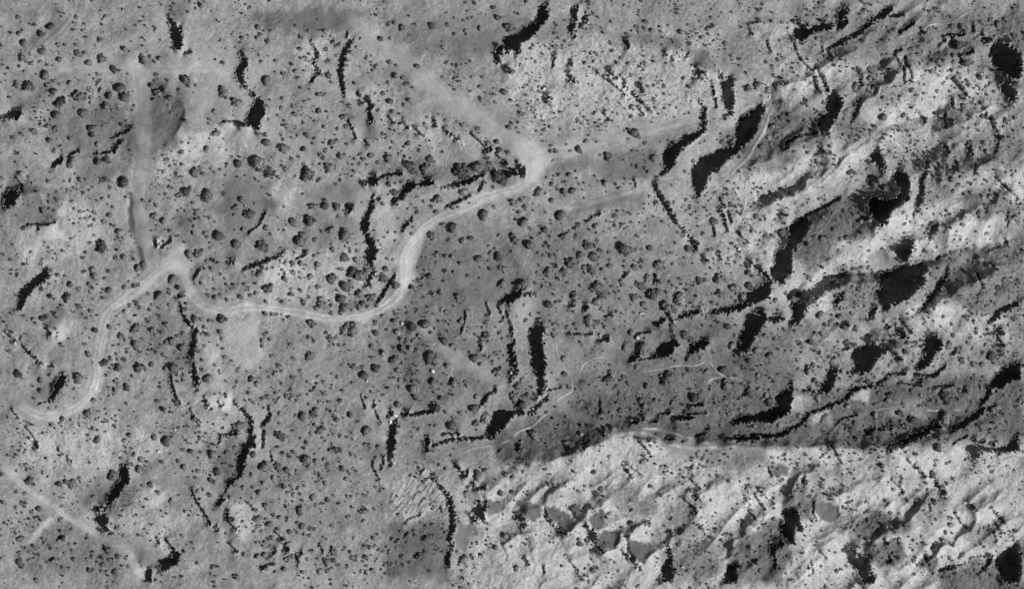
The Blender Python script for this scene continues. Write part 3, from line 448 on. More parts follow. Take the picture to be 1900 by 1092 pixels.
# woody plants: sheet x, y, radius (crown and its shade)
PLANTS = {
'A1':'350,185,32 285,235,30 135,235,24 165,300,28 245,175,18 515,210,16 580,215,16 590,172,14 695,280,24 405,310,20 452,315,16 150,400,28 212,378,14 290,360,30 550,375,30 597,370,18 410,415,26 620,440,30 705,410,40 215,445,20 133,465,16 282,430,14 335,455,14 370,460,10 170,500,14 310,525,40 255,520,10 195,605,45 115,590,30 305,330,14 1000,415,38 1048,395,18 1075,430,12 1115,410,24 695,565,18 790,480,30 835,495,14 840,620,45 870,680,40 900,690,25 705,632,26 760,670,28 555,670,50 630,630,28 632,680,20 625,715,12 420,712,42 395,803,36 735,745,36 575,787,38 645,900,36 640,940,26 235,915,30 345,980,25 330,880,26 285,875,20 380,895,26 370,640,28 490,580,25 415,590,12 1095,525,20 1085,570,16 1060,600,26 1290,560,44 1255,635,20 1105,655,36 1150,635,22 1185,685,30 1080,700,20 1175,740,20 1560,645,48 1650,712,38 1500,780,24 1465,835,18 1460,865,14 1300,850,20 1505,930,32 1275,995,16 1265,1060,20 1445,1035,24 935,890,20 855,870,20 870,990,20 680,1010,26 420,1020,20 380,1055,20 495,970,20 1560,440,20 1800,195,24 1690,265,22 1820,240,18 1870,285,16 1830,430,14 1855,560,30 1810,940,20 1855,940,20 1865,985,28 125,125,20 535,120,16 740,115,20 1710,115,14 785,770,14 925,770,12 940,740,12 1195,790,14 1245,810,10 1370,595,16 870,340,22',
'A2':'90,560,35 30,190,26 125,215,14 102,290,20 330,258,16 388,218,14 500,218,18 30,265,22 510,345,22 330,345,18 600,310,20 560,300,20 575,325,14 332,405,14 55,430,16 155,425,18 40,385,14 270,450,18 215,515,20 295,495,20 355,495,16 155,505,14 310,545,18 520,525,30 545,575,18 455,660,24 497,662,18 455,775,26 195,760,22 200,688,16 170,805,16 495,888,18 650,885,20 635,815,28 590,900,14 670,740,22 745,730,16 905,655,20 955,712,28 940,640,10 1090,700,24 1055,737,16 975,780,18 875,775,18 860,470,24 995,530,26 1145,465,24 955,435,20 1000,460,14 1050,545,20 1085,585,14 1115,620,18 790,410,14 720,330,16 680,370,18 660,425,16 655,460,14 885,270,24 955,270,16 945,170,20 990,160,20 1035,185,28 1245,180,28 1320,330,14 1585,195,28 1405,240,16 1480,215,20 1490,240,16 1360,175,18 1530,125,14 1700,120,26 1790,190,40 1425,465,16 1455,450,12 1515,430,14 1490,450,12 1350,440,16 1395,455,14 1805,505,28 1755,645,30 1590,700,16 1590,610,20 1690,715,16 1800,705,16 1850,745,14 1530,540,14 1600,540,14 1320,540,12 1380,600,12 1785,890,24 1565,900,20 1200,872,24 1255,855,18 1215,820,14 1215,900,12 1345,840,16 1460,875,18 1295,800,12 985,860,20 1050,825,12 975,992,18 1080,1000,24 1055,1025,16 905,935,14 960,1035,14 930,965,14 1125,885,14 40,945,20 85,940,22 95,995,38 195,940,14 210,975,16 265,960,12 370,940,24 305,945,12 430,968,16 415,1003,14 545,995,26 585,985,18 210,1035,44 350,1040,24 500,1050,22 600,1085,18 470,1080,18 745,1080,18 820,1085,24 930,1085,24 1635,1010,30 1700,990,24 1780,1065,20 1650,1050,26 100,740,14 105,835,16 270,735,12 290,800,20 335,805,12 1730,125,16 1870,790,20',
'A3':'900,185,18 730,155,14 560,205,12 975,155,20 1015,215,24 1075,220,16 1065,190,12 1130,180,12 920,225,14 845,240,16 1330,238,14 1360,265,18 1525,300,20 1330,285,10 1215,225,24 1430,125,16 35,505,26 440,450,22 610,430,18 550,445,18 770,442,18 855,445,16 800,405,16 870,525,18 965,440,20 940,550,14 1235,545,18 990,605,14 1030,600,12 955,620,16 600,600,10 570,590,10 290,715,20 30,705,18 115,800,18 80,750,14 20,890,24 265,915,16 245,940,14 305,885,18 375,905,12 365,950,10 490,830,16 545,820,14 570,845,12 520,865,14 870,815,18 870,745,20 885,930,46 850,970,14 825,910,12 560,985,22 630,990,14 500,1045,32 345,1055,22 310,1055,18 445,1055,16 700,1080,28 965,1000,18 1030,700,22 735,640,10 700,690,12 550,360,12 680,360,10 740,360,16 620,370,16 730,310,14 1745,595,32 1680,615,28 1600,560,14 1405,205,20 1410,240,14 1480,245,12 1280,265,12 1170,300,14 1280,310,20 1815,640,14 1230,355,10 1190,370,10 10,1070,16 170,345,14 95,455,14 1880,880,20 1825,960,16 1780,1010,22 1845,1010,16 1870,940,16 1505,990,24 1560,960,20 1590,970,16 1350,1000,14 1385,985,14',
'A4':'175,283,14 80,435,20 20,580,26 90,620,20 135,525,12 365,710,22 370,740,18 350,690,14 480,715,18 625,830,14 430,790,14 190,830,22 240,800,24 120,885,28 150,830,12 95,965,24 110,1000,16 45,1025,28 155,935,16 60,1000,14 120,820,14 250,850,14 370,1070,16 450,1080,14 345,1030,12 515,1080,14 465,1000,14 900,685,20 720,905,16 730,955,14 665,960,16 640,985,10 840,885,20 800,550,24 835,565,20 800,600,12 845,605,14 785,625,12 825,625,12 730,590,20 700,610,34 740,500,20 915,520,16 880,490,10 1235,500,20 1200,495,14 1160,445,16 1265,475,10 1285,525,12 1350,545,16 1380,490,16 1570,540,26 1485,570,20 1500,600,20 1320,580,18 1095,635,18 1275,635,16 1185,590,12 1150,585,10 1180,650,16 1260,680,12 1460,740,26 1455,770,20 1445,675,14 1620,605,18 1680,640,16 1590,720,20 1740,740,12 1765,755,14 1585,810,24 1620,815,18 1745,840,28 1735,970,26 1565,905,22 1490,945,18 1500,1000,30 1580,1040,18 1620,1060,24 1600,1000,20 1300,800,20 1400,850,20 1300,910,18 1455,890,10 1415,860,12 1075,1055,16 1130,1040,12 1150,1060,12 1200,1075,12 1040,805,26 1075,825,16 945,790,12 880,770,12 910,780,10 895,820,34 1250,190,14 1450,190,30 1380,180,24 1425,310,40 1480,440,34 1520,440,18 1390,390,24 1325,425,18 1385,430,20 1470,400,30 1520,360,18 1700,170,26 1650,140,20 1750,130,20 1560,255,20 1590,240,16 1350,200,12 1230,285,18 1185,285,18 980,210,22 950,225,16 850,210,18 930,190,14 430,270,20 470,265,18 540,270,16 905,285,18 945,280,14 1100,340,20 1150,330,16 1080,345,16 1140,380,20 1240,370,14 120,150,16 70,160,14 190,155,18 30,140,14 230,160,12 365,410,14 450,425,12 490,390,14 560,460,14 545,430,12 390,580,18 1540,280,14',
'B1':'500,125,40 685,112,30 745,100,34 150,195,26 860,255,46 770,295,14 735,240,22 700,255,16 565,240,24 495,240,14 525,195,14 345,250,20 230,265,12 270,325,14 345,350,18 345,395,16 405,380,18 400,325,14 475,310,14 505,388,16 575,345,10 305,450,30 350,440,14 385,455,14 520,440,16 560,460,20 600,510,14 660,465,20 765,485,26 725,530,22 750,410,14 790,430,16 715,375,18 520,545,14 640,555,16 800,560,18 830,600,28 660,625,12 630,500,12 830,645,14 860,645,12 810,660,12 705,705,44 740,720,20 600,745,16 630,680,14 865,780,28 810,785,22 820,730,14 580,785,18 390,755,12 400,790,10 215,740,14 500,650,12 175,580,18 645,865,28 660,912,32 760,880,18 735,930,20 590,880,18 405,905,22 360,870,16 455,910,14 960,855,28 1000,830,30 940,795,16 970,905,12 490,970,26 550,1000,20 625,970,22 630,1020,18 760,1010,28 350,1050,20 465,1060,34 295,1000,24 870,990,20 940,980,20 900,950,14 970,975,14 125,905,26 440,960,12 350,965,14 1000,385,16 1050,390,12 1095,415,22 1080,500,30 1145,525,26 1335,525,16 1355,565,14 1355,610,22 1295,318,40 1445,350,50 1350,400,16 1240,350,20 1570,340,20 1690,380,34 1655,425,32 1740,480,46 1720,435,14 1780,405,14 1800,125,66 1860,170,40 1665,125,32 1355,185,40 1425,200,20 1395,150,14 1165,100,22 1190,145,14 1270,48,22 1440,38,20 1500,185,14 1540,170,14 1580,150,10 1190,290,18 1160,340,14 1245,455,14 1300,460,16 1365,480,14 1395,505,12 1465,505,18 1500,535,16 1190,595,16 1250,630,18 1435,610,24 1450,640,20 1525,630,44 1550,685,12 1650,685,40 1860,575,26 1840,710,44 1320,755,32 1395,750,38 1470,715,12 1465,680,12 1700,585,20 1645,485,18 1640,590,12 1830,645,10 1440,810,16 1495,800,10 1525,825,20 1480,860,20 1430,860,14 1820,890,28 1860,990,30 1495,935,16 1410,965,16 1210,930,36 1250,990,24 1265,1050,24 1115,1040,30 1035,1035,18 1460,1045,16 1510,1060,24 1500,1000,14 1590,975,18 1640,980,22 1590,1075,20 1680,1055,24 1710,970,16 1790,965,18 1740,1000,20 1545,900,14 1575,930,14 1620,1000,16 1750,1045,20 120,490,14 170,410,12 240,400,10 115,115,14 190,155,12 380,40,16 435,35,12 910,600,14 920,630,12 370,500,12',
'B2':'60,130,60 105,175,50 215,20,42 175,220,16 375,195,56 460,240,22 535,155,46 225,165,26 350,30,22 605,75,26 490,85,20 320,80,14 265,95,18 350,130,14 610,205,10 610,245,14 575,270,14 710,95,14 770,95,20 820,70,20 745,60,12 940,85,36 870,120,18 795,135,14 740,130,14 700,175,14 660,125,12 500,35,14 475,65,18 1230,95,34 1080,135,44 1205,165,46 1110,180,30 1440,180,62 1560,150,48 1700,215,50 1740,250,30 1760,270,20 1680,290,16 980,320,34 940,265,24 1040,250,24 1290,365,40 1280,460,20 1245,425,16 1190,390,16 1390,435,20 1430,430,14 1470,320,34 1510,400,12 1660,125,14 1640,30,26 1640,90,20 1720,30,24 1780,55,18 905,405,20 1080,440,14 1150,465,18 1110,410,12 1140,435,12 1015,510,14 1120,570,16 1110,615,18 995,605,14 995,665,14 875,665,14 1605,485,40 1680,430,20 1810,395,30 1870,380,20 1855,465,18 1385,570,38 1325,550,18 1240,630,32 1370,660,16 1460,665,28 1515,645,26 1820,650,38 1870,545,24 1715,625,14 1575,790,36 1655,750,18 1710,775,34 1750,860,36 1655,860,18 1810,745,14 1450,820,20 1275,765,18 1340,770,18 1390,775,22 1415,740,12 1280,815,12 1345,880,20 1400,885,16 1180,780,10 1205,780,10 1500,910,20 1740,965,36 1230,910,26 1165,945,22 1190,925,16 1105,990,26 1310,1020,18 1255,1035,22 1430,1050,24 995,970,34 920,860,28 900,920,40 860,910,20 935,790,16 975,795,14 890,1060,20 820,985,18 735,905,56 690,880,40 790,870,24 640,980,46 680,950,20 720,800,28 630,780,40 675,740,14 725,735,18 540,925,44 610,860,22 450,830,28 440,860,14 395,915,28 220,930,28 280,885,20 270,820,24 330,820,26 185,805,14 105,995,40 40,900,28 60,705,48 325,670,50 340,620,28 635,625,48 540,590,30 390,535,46 285,540,44 90,575,28 425,425,34 495,420,34 500,385,22 580,425,32 670,420,30 700,430,20 180,588,10 215,595,14 425,660,22 550,720,20 545,690,12 345,340,16 10,400,14 755,395,12 175,505,12 590,495,16 735,1030,26 815,1045,28 610,1070,36 470,1070,26 330,1010,20 265,1030,18 260,1000,12 450,985,20 350,1085,20 20,1030,20 15,965,14 430,770,16 460,755,14 375,745,18 325,885,12 390,990,14',
'B3':'40,390,34 100,375,18 85,465,18 130,445,14 215,320,36 320,270,20 370,205,18 330,210,12 440,205,24 485,180,16 410,255,16 490,230,12 280,220,12 350,312,10 395,320,26 460,315,28 318,385,28 378,485,42 510,270,14 540,258,10 615,215,14 690,263,28 720,85,36 345,40,18 655,65,14 1030,90,34 915,150,18 880,135,14 990,185,16 825,100,12 1245,180,20 1300,105,24 1150,275,14 1040,405,18 995,410,10 1255,380,16 1340,340,16 120,535,38 170,580,20 265,590,26 510,555,22 485,580,20 440,595,14 490,625,14 570,535,14 620,560,24 720,578,12 700,528,12 830,580,14 765,565,8 795,565,10 910,627,16 1090,530,18 50,655,38 155,695,40 405,630,32 180,645,12 290,680,18 305,710,24 575,695,40 635,665,18 620,700,20 660,735,20 510,760,28 605,775,40 640,780,16 820,725,48 860,730,30 720,800,18 715,745,18 435,820,42 470,835,30 395,875,28 290,885,38 540,850,24 585,865,34 350,845,22 260,765,16 220,750,14 305,775,16 340,765,14 40,750,14 720,840,26 670,865,18 690,930,14 640,830,14 895,850,30 945,800,20 890,800,14 825,805,12 940,850,16 840,895,20 980,925,30 640,990,60 680,1020,30 515,978,14 360,930,20 255,985,18 465,1050,28 800,950,20 810,975,20 930,975,40 1065,950,26 1060,830,42 1140,950,16 1160,825,16 1150,750,14 1020,1050,52 1205,1070,52 1000,715,28 940,725,14 1180,680,14 1265,720,28 1350,940,30 1390,940,20 1480,940,50 1600,995,46 1495,1040,36 1690,975,34 1650,1055,30 1440,720,16 1550,785,12 1635,780,12 1755,805,20 1810,750,16 1690,885,24 1720,915,14 1880,515,16 1810,630,22 1870,635,20 1770,660,18 1715,600,18 1450,330,20 1545,340,14 1390,350,14 1415,385,12 1565,405,16 1650,430,16 1450,530,30 1740,490,28 1835,365,16 1780,300,14 885,1060,34 625,1080,28 120,960,44 200,965,16 330,1040,14 630,610,14 680,600,10 905,725,14 1780,520,14',
'B4':'75,750,18 20,800,20 100,360,16 140,350,12 90,620,20 195,610,36 210,590,18 450,370,20 220,320,24 430,105,16 440,130,14 375,55,14 450,65,10 600,100,10 660,180,32 700,190,20 790,165,20 640,235,12 375,690,24 470,650,28 420,640,20 550,590,18 600,650,20 640,640,26 500,640,16 700,560,20 740,530,24 800,520,24 650,530,18 570,530,16 550,470,16 480,500,20 640,400,14 630,460,18 870,240,28 840,270,22 910,300,30 1040,550,18 1030,465,20 1050,610,18 1340,455,16 1335,490,14 1310,490,10 1225,325,14 1255,220,16 1280,360,14 1300,170,18 1250,275,12 1330,290,20 1385,320,18 1380,240,28 1430,130,24 1365,190,20 1440,220,16 1350,205,16 1300,130,14 1575,105,18 1690,175,16 1510,265,18 1540,240,14 1625,250,14 1640,355,28 1590,360,24 1710,350,20 1630,435,26 1610,420,20 1560,465,26 1700,465,18 1760,520,14 1640,560,14 1515,330,20 1470,500,12 1450,555,20 1550,600,12 1620,610,20 1405,600,14 1490,680,12 1440,650,12 1380,670,12 1420,700,12 1380,745,16 1350,765,14 1310,790,28 1290,860,16 1245,845,16 1230,900,20 1270,930,16 1500,720,18 1460,740,16 1550,720,16 1580,790,30 1500,810,18 1690,850,28 1640,840,20 1520,900,24 1640,930,20 1740,940,26 1690,990,30 1460,960,18 1420,1010,18 690,860,24 750,850,18 800,845,20 650,890,24 740,910,18 830,900,20 600,910,16 720,1000,28 740,980,20 690,1030,20 830,1000,20 860,980,18 1160,1000,20 1190,1040,16 380,920,20 390,945,12 230,915,24 350,900,12 540,940,22 570,960,20 530,1010,20 215,1030,22 270,1060,34 390,1070,40 140,1080,24 600,980,16 560,1000,16 1200,740,20 1180,740,14 1110,740,12 1130,800,12 1160,800,14 1340,560,14',
'C1':'465,45,34 355,35,24 665,270,26 763,248,24 590,370,18 615,440,28 835,315,32 940,255,36 875,345,18 945,372,32 880,400,14 835,375,12 790,380,14 810,435,18 775,470,22 820,475,18 725,497,32 828,532,32 865,475,20 965,530,40 1055,510,24 1020,545,20 1160,540,24 1215,535,40 1275,605,14 1280,540,10 1200,350,40 1165,355,26 1130,375,18 1240,310,18 1280,295,18 1075,275,32 1135,290,20 1160,230,20 1125,195,16 1040,205,20 1365,195,30 1410,195,16 1470,205,18 1545,200,40 1540,280,20 1455,300,22 1430,250,18 1555,330,18 1525,375,16 1560,400,14 1570,455,16 1390,420,18 1430,380,14 1470,355,10 1420,480,16 1500,515,16 1420,550,20 1460,615,40 1535,560,20 1580,625,14 1665,545,20 1660,630,18 1755,610,28 1800,650,24 1270,395,34 1095,425,16 1140,445,18 1060,375,12 1580,725,20 1540,710,12 1505,715,12 1640,670,16 1740,710,18 1775,775,16 1750,760,14 1835,750,20 1810,790,10 1665,935,40 1670,985,24 135,580,34 285,695,26 350,585,18 545,605,42 280,620,24 245,750,14 345,815,14 400,805,12 520,745,12 805,690,24 885,670,30 805,630,18 655,765,22 610,850,30 435,890,24 370,930,20 420,920,16 555,920,12 680,1035,30 1080,1020,28 1160,1045,40 910,1005,24 885,785,16 1145,825,24 1105,770,18 1360,885,28 1230,770,20 940,840,10 900,940,12 860,1045,16 295,190,24 390,160,18 400,180,16 330,180,20 250,225,16 235,195,16 170,175,16 355,290,18 400,315,12 430,375,20 150,335,24 640,140,20 610,190,14 640,175,14 905,100,20 870,140,18 955,80,18 975,105,12 1110,40,30 1300,125,20 1050,130,18 1060,90,14 815,175,12 1180,95,16 650,495,10 580,295,10 1850,155,24 1850,300,18 1830,340,16 1835,380,20 1870,560,12',
'C2':'605,65,36 735,20,36 820,40,36 760,85,24 800,110,20 740,120,20 630,115,36 610,150,20 545,155,18 690,135,14 860,105,16 470,100,36 440,120,20 350,75,24 260,20,24 200,75,20 175,55,14 90,70,18 500,120,18 460,60,24 390,40,16 75,155,22 130,160,20 160,160,18 195,160,12 250,180,20 410,220,36 635,270,40 690,265,48 655,225,20 850,220,20 905,170,18 980,205,24 1000,160,20 1020,130,12 1075,155,14 1145,135,20 1115,80,14 1065,110,12 1200,230,40 1105,245,36 1100,280,20 1005,285,26 855,290,28 930,270,14 535,335,30 575,325,18 510,290,20 600,375,18 640,375,14 530,380,14 385,325,20 425,350,18 260,370,16 285,400,10 70,380,20 60,350,16 130,450,20 395,450,42 280,470,20 330,555,18 275,600,20 150,575,24 110,595,12 455,595,20 490,632,20 585,600,18 545,575,12 200,650,18 430,680,20 495,715,20 25,645,28 230,730,24 265,690,20 265,750,24 315,735,14 160,710,16 105,735,22 70,750,20 145,760,12 460,770,20 525,770,18 605,765,24 550,655,12 380,720,12 625,695,16 545,840,16 345,870,34 410,850,24 440,830,30 295,865,14 580,895,26 675,860,28 425,935,16 470,968,34 560,1000,14 400,990,14 180,1010,40 220,1000,14 185,850,18 180,920,16 280,975,14 785,970,40 735,910,14 605,1010,20 655,1020,16 690,990,12 330,1025,14 375,1055,20 830,390,28 870,355,14 905,430,28 825,462,16 985,480,36 985,395,14 1035,400,28 1095,400,28 1145,415,22 1075,335,16 1030,335,24 1110,345,14 1155,310,18 1220,385,14 1045,500,16 1010,550,24 1235,455,48 1275,480,44 1215,500,26 1360,520,28 1330,345,32 1310,310,16 1390,375,20 1410,410,12 1540,465,36 1590,510,20 1400,640,36 1435,650,24 1255,630,30 1290,640,20 1115,680,34 1120,630,20 1020,670,20 1020,620,20 1145,745,30 1005,790,30 1280,810,30 1260,780,18 1310,745,24 700,530,34 770,585,36 765,530,20 850,545,36 825,705,12 965,575,8 1120,580,12 1710,560,40 1540,820,36 1620,880,50 1810,740,40 1850,655,30 1870,780,20 1480,630,20 1490,660,18 1555,735,24 1635,320,40 1600,330,20 1450,210,26 1260,160,16 1220,150,16 1345,140,20 1310,130,16 1305,15,18 1260,25,18 1430,55,14 1200,180,10 1325,205,10 1635,210,14 1600,250,14 1720,295,16 1690,430,14 1655,455,16 1750,450,14 1720,470,12 1345,840,20 1450,850,20 1240,940,14 1275,940,18 1385,940,40 1550,920,30 1560,965,12 1155,965,16 1120,920,12 1110,1020,12 1740,330,14 1785,320,14 1360,280,14 1240,290,16 1270,260,12',
'C3':'475,35,36 630,70,36 660,20,40 575,200,46 615,220,36 880,60,34 885,30,24 955,90,28 1120,110,44 1160,130,30 1240,65,26 1300,80,12 1605,70,16 1545,245,30 1600,310,20 1245,305,40 1280,325,30 1160,240,28 1160,280,20 1080,240,28 870,290,26 690,250,20 425,245,22 480,230,20 335,230,20 330,310,22 285,90,30 345,75,14 370,70,14 830,390,36 960,390,44 960,430,24 660,125,20 1575,380,34 1745,410,34 1690,410,20 1840,450,32 1640,430,20 1690,480,24 1600,450,16 1270,475,24 1180,485,14 1120,480,14 910,525,20 735,585,34 700,610,30 820,600,20 1120,605,50 1080,590,24 1400,560,30 1515,550,36 1535,655,40 1600,590,20 1755,585,24 1310,740,40 1350,710,20 1345,760,20 1285,685,20 1275,550,18 1180,540,12 1240,585,12 1700,710,44 1760,680,18 1800,690,14 1845,690,16 1835,770,44 1640,745,22 1680,805,20 1670,660,14 1700,645,14 1570,845,36 1630,830,16 1500,850,16 935,765,30 960,800,28 1040,760,20 1160,780,24 1190,740,16 770,665,22 855,645,18 980,660,24 790,720,18 790,830,24 740,875,14 730,790,10 80,660,36 50,740,44 110,790,34 150,725,20 400,575,24 360,620,14 580,655,14 485,685,12 520,770,14 505,740,10 420,880,16 370,940,18 190,1000,40 525,940,20 600,950,14 280,845,16 440,775,12 225,885,12 255,910,10 435,670,20 130,200,24 240,200,20 170,160,18 70,175,12 120,95,14 400,470,26 700,1000,30 740,960,30 690,960,24 880,690,10 1270,930,20 1190,960,16 1100,720,10 1020,600,12 520,1000,24 560,1030,24 100,1050,16 1050,1000,12 1500,940,16 1730,940,20 1800,940,16 1850,940,16 1420,970,20 1790,750,16 1560,600,14 1000,830,14 870,900,16',
'C4':'140,70,16 70,135,22 290,25,28 160,130,16 20,410,26 115,450,32 20,590,24 375,560,44 435,640,30 415,620,24 100,770,44 80,730,24 30,680,20 65,690,14 110,690,14 440,740,30 410,720,16 310,870,28 595,690,24 680,600,16 735,630,20 790,630,28 830,650,24 760,610,16 690,660,18 650,800,24 870,710,18 945,725,28 930,760,24 850,795,20 770,790,18 485,880,34 840,860,28 1005,850,32 1110,900,34 1090,880,18 1330,880,50 1330,740,46 1360,760,30 1040,795,22 1150,800,16 1240,760,20 1280,770,18 1160,730,18 1060,950,36 920,960,28 960,970,16 1020,910,14 680,970,32 640,960,18 700,920,24 830,1000,24 490,980,14 720,1035,22 660,1055,18 830,1035,14 560,1065,12 535,1070,10 30,1020,30 370,910,14 290,980,20 230,960,18 170,930,28 260,910,18 80,960,16 990,365,28 1070,360,24 1050,420,28 1130,370,20 1110,440,18 1350,380,36 1390,310,22 1355,350,14 1510,325,16 1550,262,18 1635,265,14 1650,300,14 1480,180,18 1330,75,24 1380,230,14 1300,245,12 1220,150,26 1320,175,18 1260,60,18 1650,450,40 1590,510,26 1690,460,20 1740,440,16 1600,430,16 1520,400,16 1440,480,30 1530,510,30 1500,470,16 1490,360,16 1620,370,16 1725,425,14 1580,670,20 1600,600,14 1540,585,14 1590,630,14 1520,770,18 1430,690,20 1660,830,40 1700,810,24 1640,870,20 1440,890,16 1230,890,14 1290,910,16 1640,970,22 1690,950,14 1580,970,18 1690,1050,20 1260,1070,24 1210,1000,14 820,330,30 750,325,16 910,345,16 700,250,30 620,250,26 680,155,22 630,355,34 590,175,24 450,160,30 380,50,26 410,70,20 320,370,28 300,350,16 390,350,28 280,280,16 140,330,18 70,310,20 300,485,16 410,510,20 490,230,14 540,200,16 520,240,14 740,200,16 940,520,18 960,490,18 860,540,18 900,570,16 1080,545,16 1120,620,16 1100,690,20 1180,620,14 1070,540,12 1420,400,20 1580,20,24 1690,20,24 1490,60,20 1560,80,18 1440,30,16 560,20,30 590,60,28 600,120,20 1745,730,14 1660,720,12',
'D1':'985,185,22 968,255,34 1050,365,26 1105,418,20 1195,478,28 1250,435,16 905,445,22 990,370,14 650,450,24 785,300,44 500,355,40 415,360,26 460,345,24 550,320,20 180,225,18 115,265,12 205,335,32 240,365,16 285,405,12 175,425,20 430,515,16 270,530,28 220,550,20 150,490,18 115,415,16 155,560,14 110,520,14 170,515,16 265,590,14 420,610,20 495,675,14 140,740,32 235,795,24 205,830,18 355,810,16 445,845,12 500,825,16 385,893,36 330,905,18 515,885,24 435,938,18 285,935,14 485,945,16 130,900,30 150,930,24 205,890,16 260,850,10 140,840,20 745,820,32 640,840,20 605,740,18 605,715,12 640,870,24 775,890,22 830,865,22 880,875,18 895,935,16 710,920,20 745,970,18 710,970,16 620,960,24 650,960,18 800,970,24 680,905,12 720,880,20 425,690,20 440,745,24 480,775,14 300,740,20 310,770,16 860,715,14 1270,718,14 1290,830,18 1015,675,12 820,665,20 1060,640,16 1135,690,8 1295,550,14 1140,210,20 1485,150,36 1515,270,32 1470,330,24 1500,345,20 1385,270,20 1350,270,12 1370,315,16 1250,200,18 1280,240,24 1590,140,22 1655,150,14 1620,240,20 1560,220,14 1640,360,22 1700,380,16 1760,295,16 1770,380,14 1845,255,22 1850,220,20 1850,350,14 1820,415,24 1855,500,20 1800,600,34 1775,535,20 1740,490,14 1875,640,18 1640,605,20 1720,655,14 1780,690,16 1805,655,14 1680,490,10 1725,480,12 1765,455,12 1760,510,14 1610,450,18 1690,455,10 1465,435,20 1510,660,24 1710,850,20 1850,855,20 1790,860,16 1840,790,16 1870,740,16 1380,910,18 1490,930,16 1240,920,14 1820,765,12 1870,390,10 1770,150,28 1640,105,18 880,140,14 935,160,16 850,180,18 625,210,14 795,145,12 1330,130,24 1280,120,20 1190,145,14 1425,65,12 1380,410,16',
'D2':'210,150,22 285,135,20 345,105,12 430,148,14 370,185,40 345,190,24 440,200,28 495,185,20 575,115,30 610,120,20 545,120,20 685,150,20 860,180,24 870,100,20 810,85,18 780,80,18 75,240,46 170,240,36 235,260,26 140,315,24 75,350,18 390,235,16 520,225,20 620,250,24 645,320,20 465,305,16 505,350,22 450,345,16 305,262,16 315,385,20 215,375,24 190,370,14 280,430,24 240,415,16 45,415,28 95,392,10 85,505,24 415,452,30 520,468,26 655,440,16 600,495,18 685,520,16 560,435,12 470,403,10 890,400,14 770,550,32 770,615,16 660,585,20 475,628,14 545,650,18 605,630,10 325,550,30 345,650,28 310,630,16 400,670,20 430,675,20 395,715,18 355,710,16 310,700,14 240,600,20 185,590,20 145,575,20 110,635,28 35,605,30 20,540,20 255,690,24 180,670,16 30,650,18 15,690,14 80,850,26 575,830,36 410,825,20 515,900,34 560,890,24 600,925,22 655,930,20 465,970,24 520,965,22 550,945,16 680,830,18 645,800,14 780,865,24 720,865,16 815,800,22 850,790,14 775,790,16 880,815,14 930,795,14 950,825,14 1010,760,22 970,745,20 1000,805,16 910,825,8 1080,720,30 1130,690,20 840,735,18 870,710,12 700,735,14 490,730,12 515,742,12 1215,745,34 1160,865,30 1050,925,16 1005,910,16 970,920,16 920,910,14 945,910,14 790,930,16 830,960,22 790,970,16 755,965,14 1030,690,14 1065,635,16 1015,575,16 1440,620,16 1255,640,16 1040,865,20 1230,965,18 690,870,22 1420,830,20 1465,880,34 1525,855,14 1590,850,18 1690,800,24 1760,720,28 1800,720,16 1840,940,24 1530,770,12 1565,775,10 1520,800,10 1820,470,12 1725,420,28 1815,415,18 1765,290,20 1815,310,20 1620,265,24 1735,130,20 1565,300,36 1490,420,28 1560,270,24 1500,380,18 1345,250,16 1100,300,16 1160,250,18 1210,325,14 1320,540,20 1240,500,14 1345,700,16 250,870,36 220,950,24 310,850,26 375,880,16 30,860,24 80,760,16 130,730,20 90,945,20 160,970,18 345,970,20 440,920,12 1480,440,14 1260,130,12',
'D3':'110,115,38 100,65,14 250,50,10 415,70,18 490,130,18 280,80,14 45,315,14 115,270,14 160,230,10 300,360,20 500,405,20 660,385,20 605,270,24 45,415,18 150,410,14 155,435,12 375,590,20 720,560,18 700,590,16 810,660,16 870,630,24 880,540,18 970,625,22 990,635,20 1000,370,24 1040,480,10 1100,275,16 715,165,16 650,395,12 545,370,14 595,370,12 800,660,10 505,770,28 500,740,18 530,780,14 605,960,24 690,900,18 755,905,16 725,885,12 65,940,20 70,960,14 780,965,14 410,850,16 145,740,16 205,710,12 30,720,14 30,795,16 120,880,20 135,900,14 1280,790,20 1240,830,16 1200,780,16 1160,700,20 1130,700,14 1150,600,16 1350,660,26 1330,640,16 1370,640,10 1430,730,16 1310,440,26 1280,400,14 1210,345,10 1300,225,14 1305,300,12 1350,220,14 1420,300,14 1480,300,16 1550,340,14 1390,370,16 1130,440,14 1155,460,12 1080,435,12 1020,710,14 975,695,12 1700,370,18 1670,390,14 1625,340,14 1850,170,14 1860,210,16 1770,235,12 1440,210,12 1340,125,10 1400,125,12 1570,110,12 1000,90,16 1050,95,10 1270,960,20 1360,850,12 1330,845,10 1430,895,16 1800,720,20 1815,710,14 1800,640,18 1850,680,20 1700,800,18 1740,830,14 1690,860,18 1840,760,16 1610,850,24 1580,810,20 1860,600,24 1760,660,18 1680,730,16 1640,940,20 1720,920,18 1770,960,24',
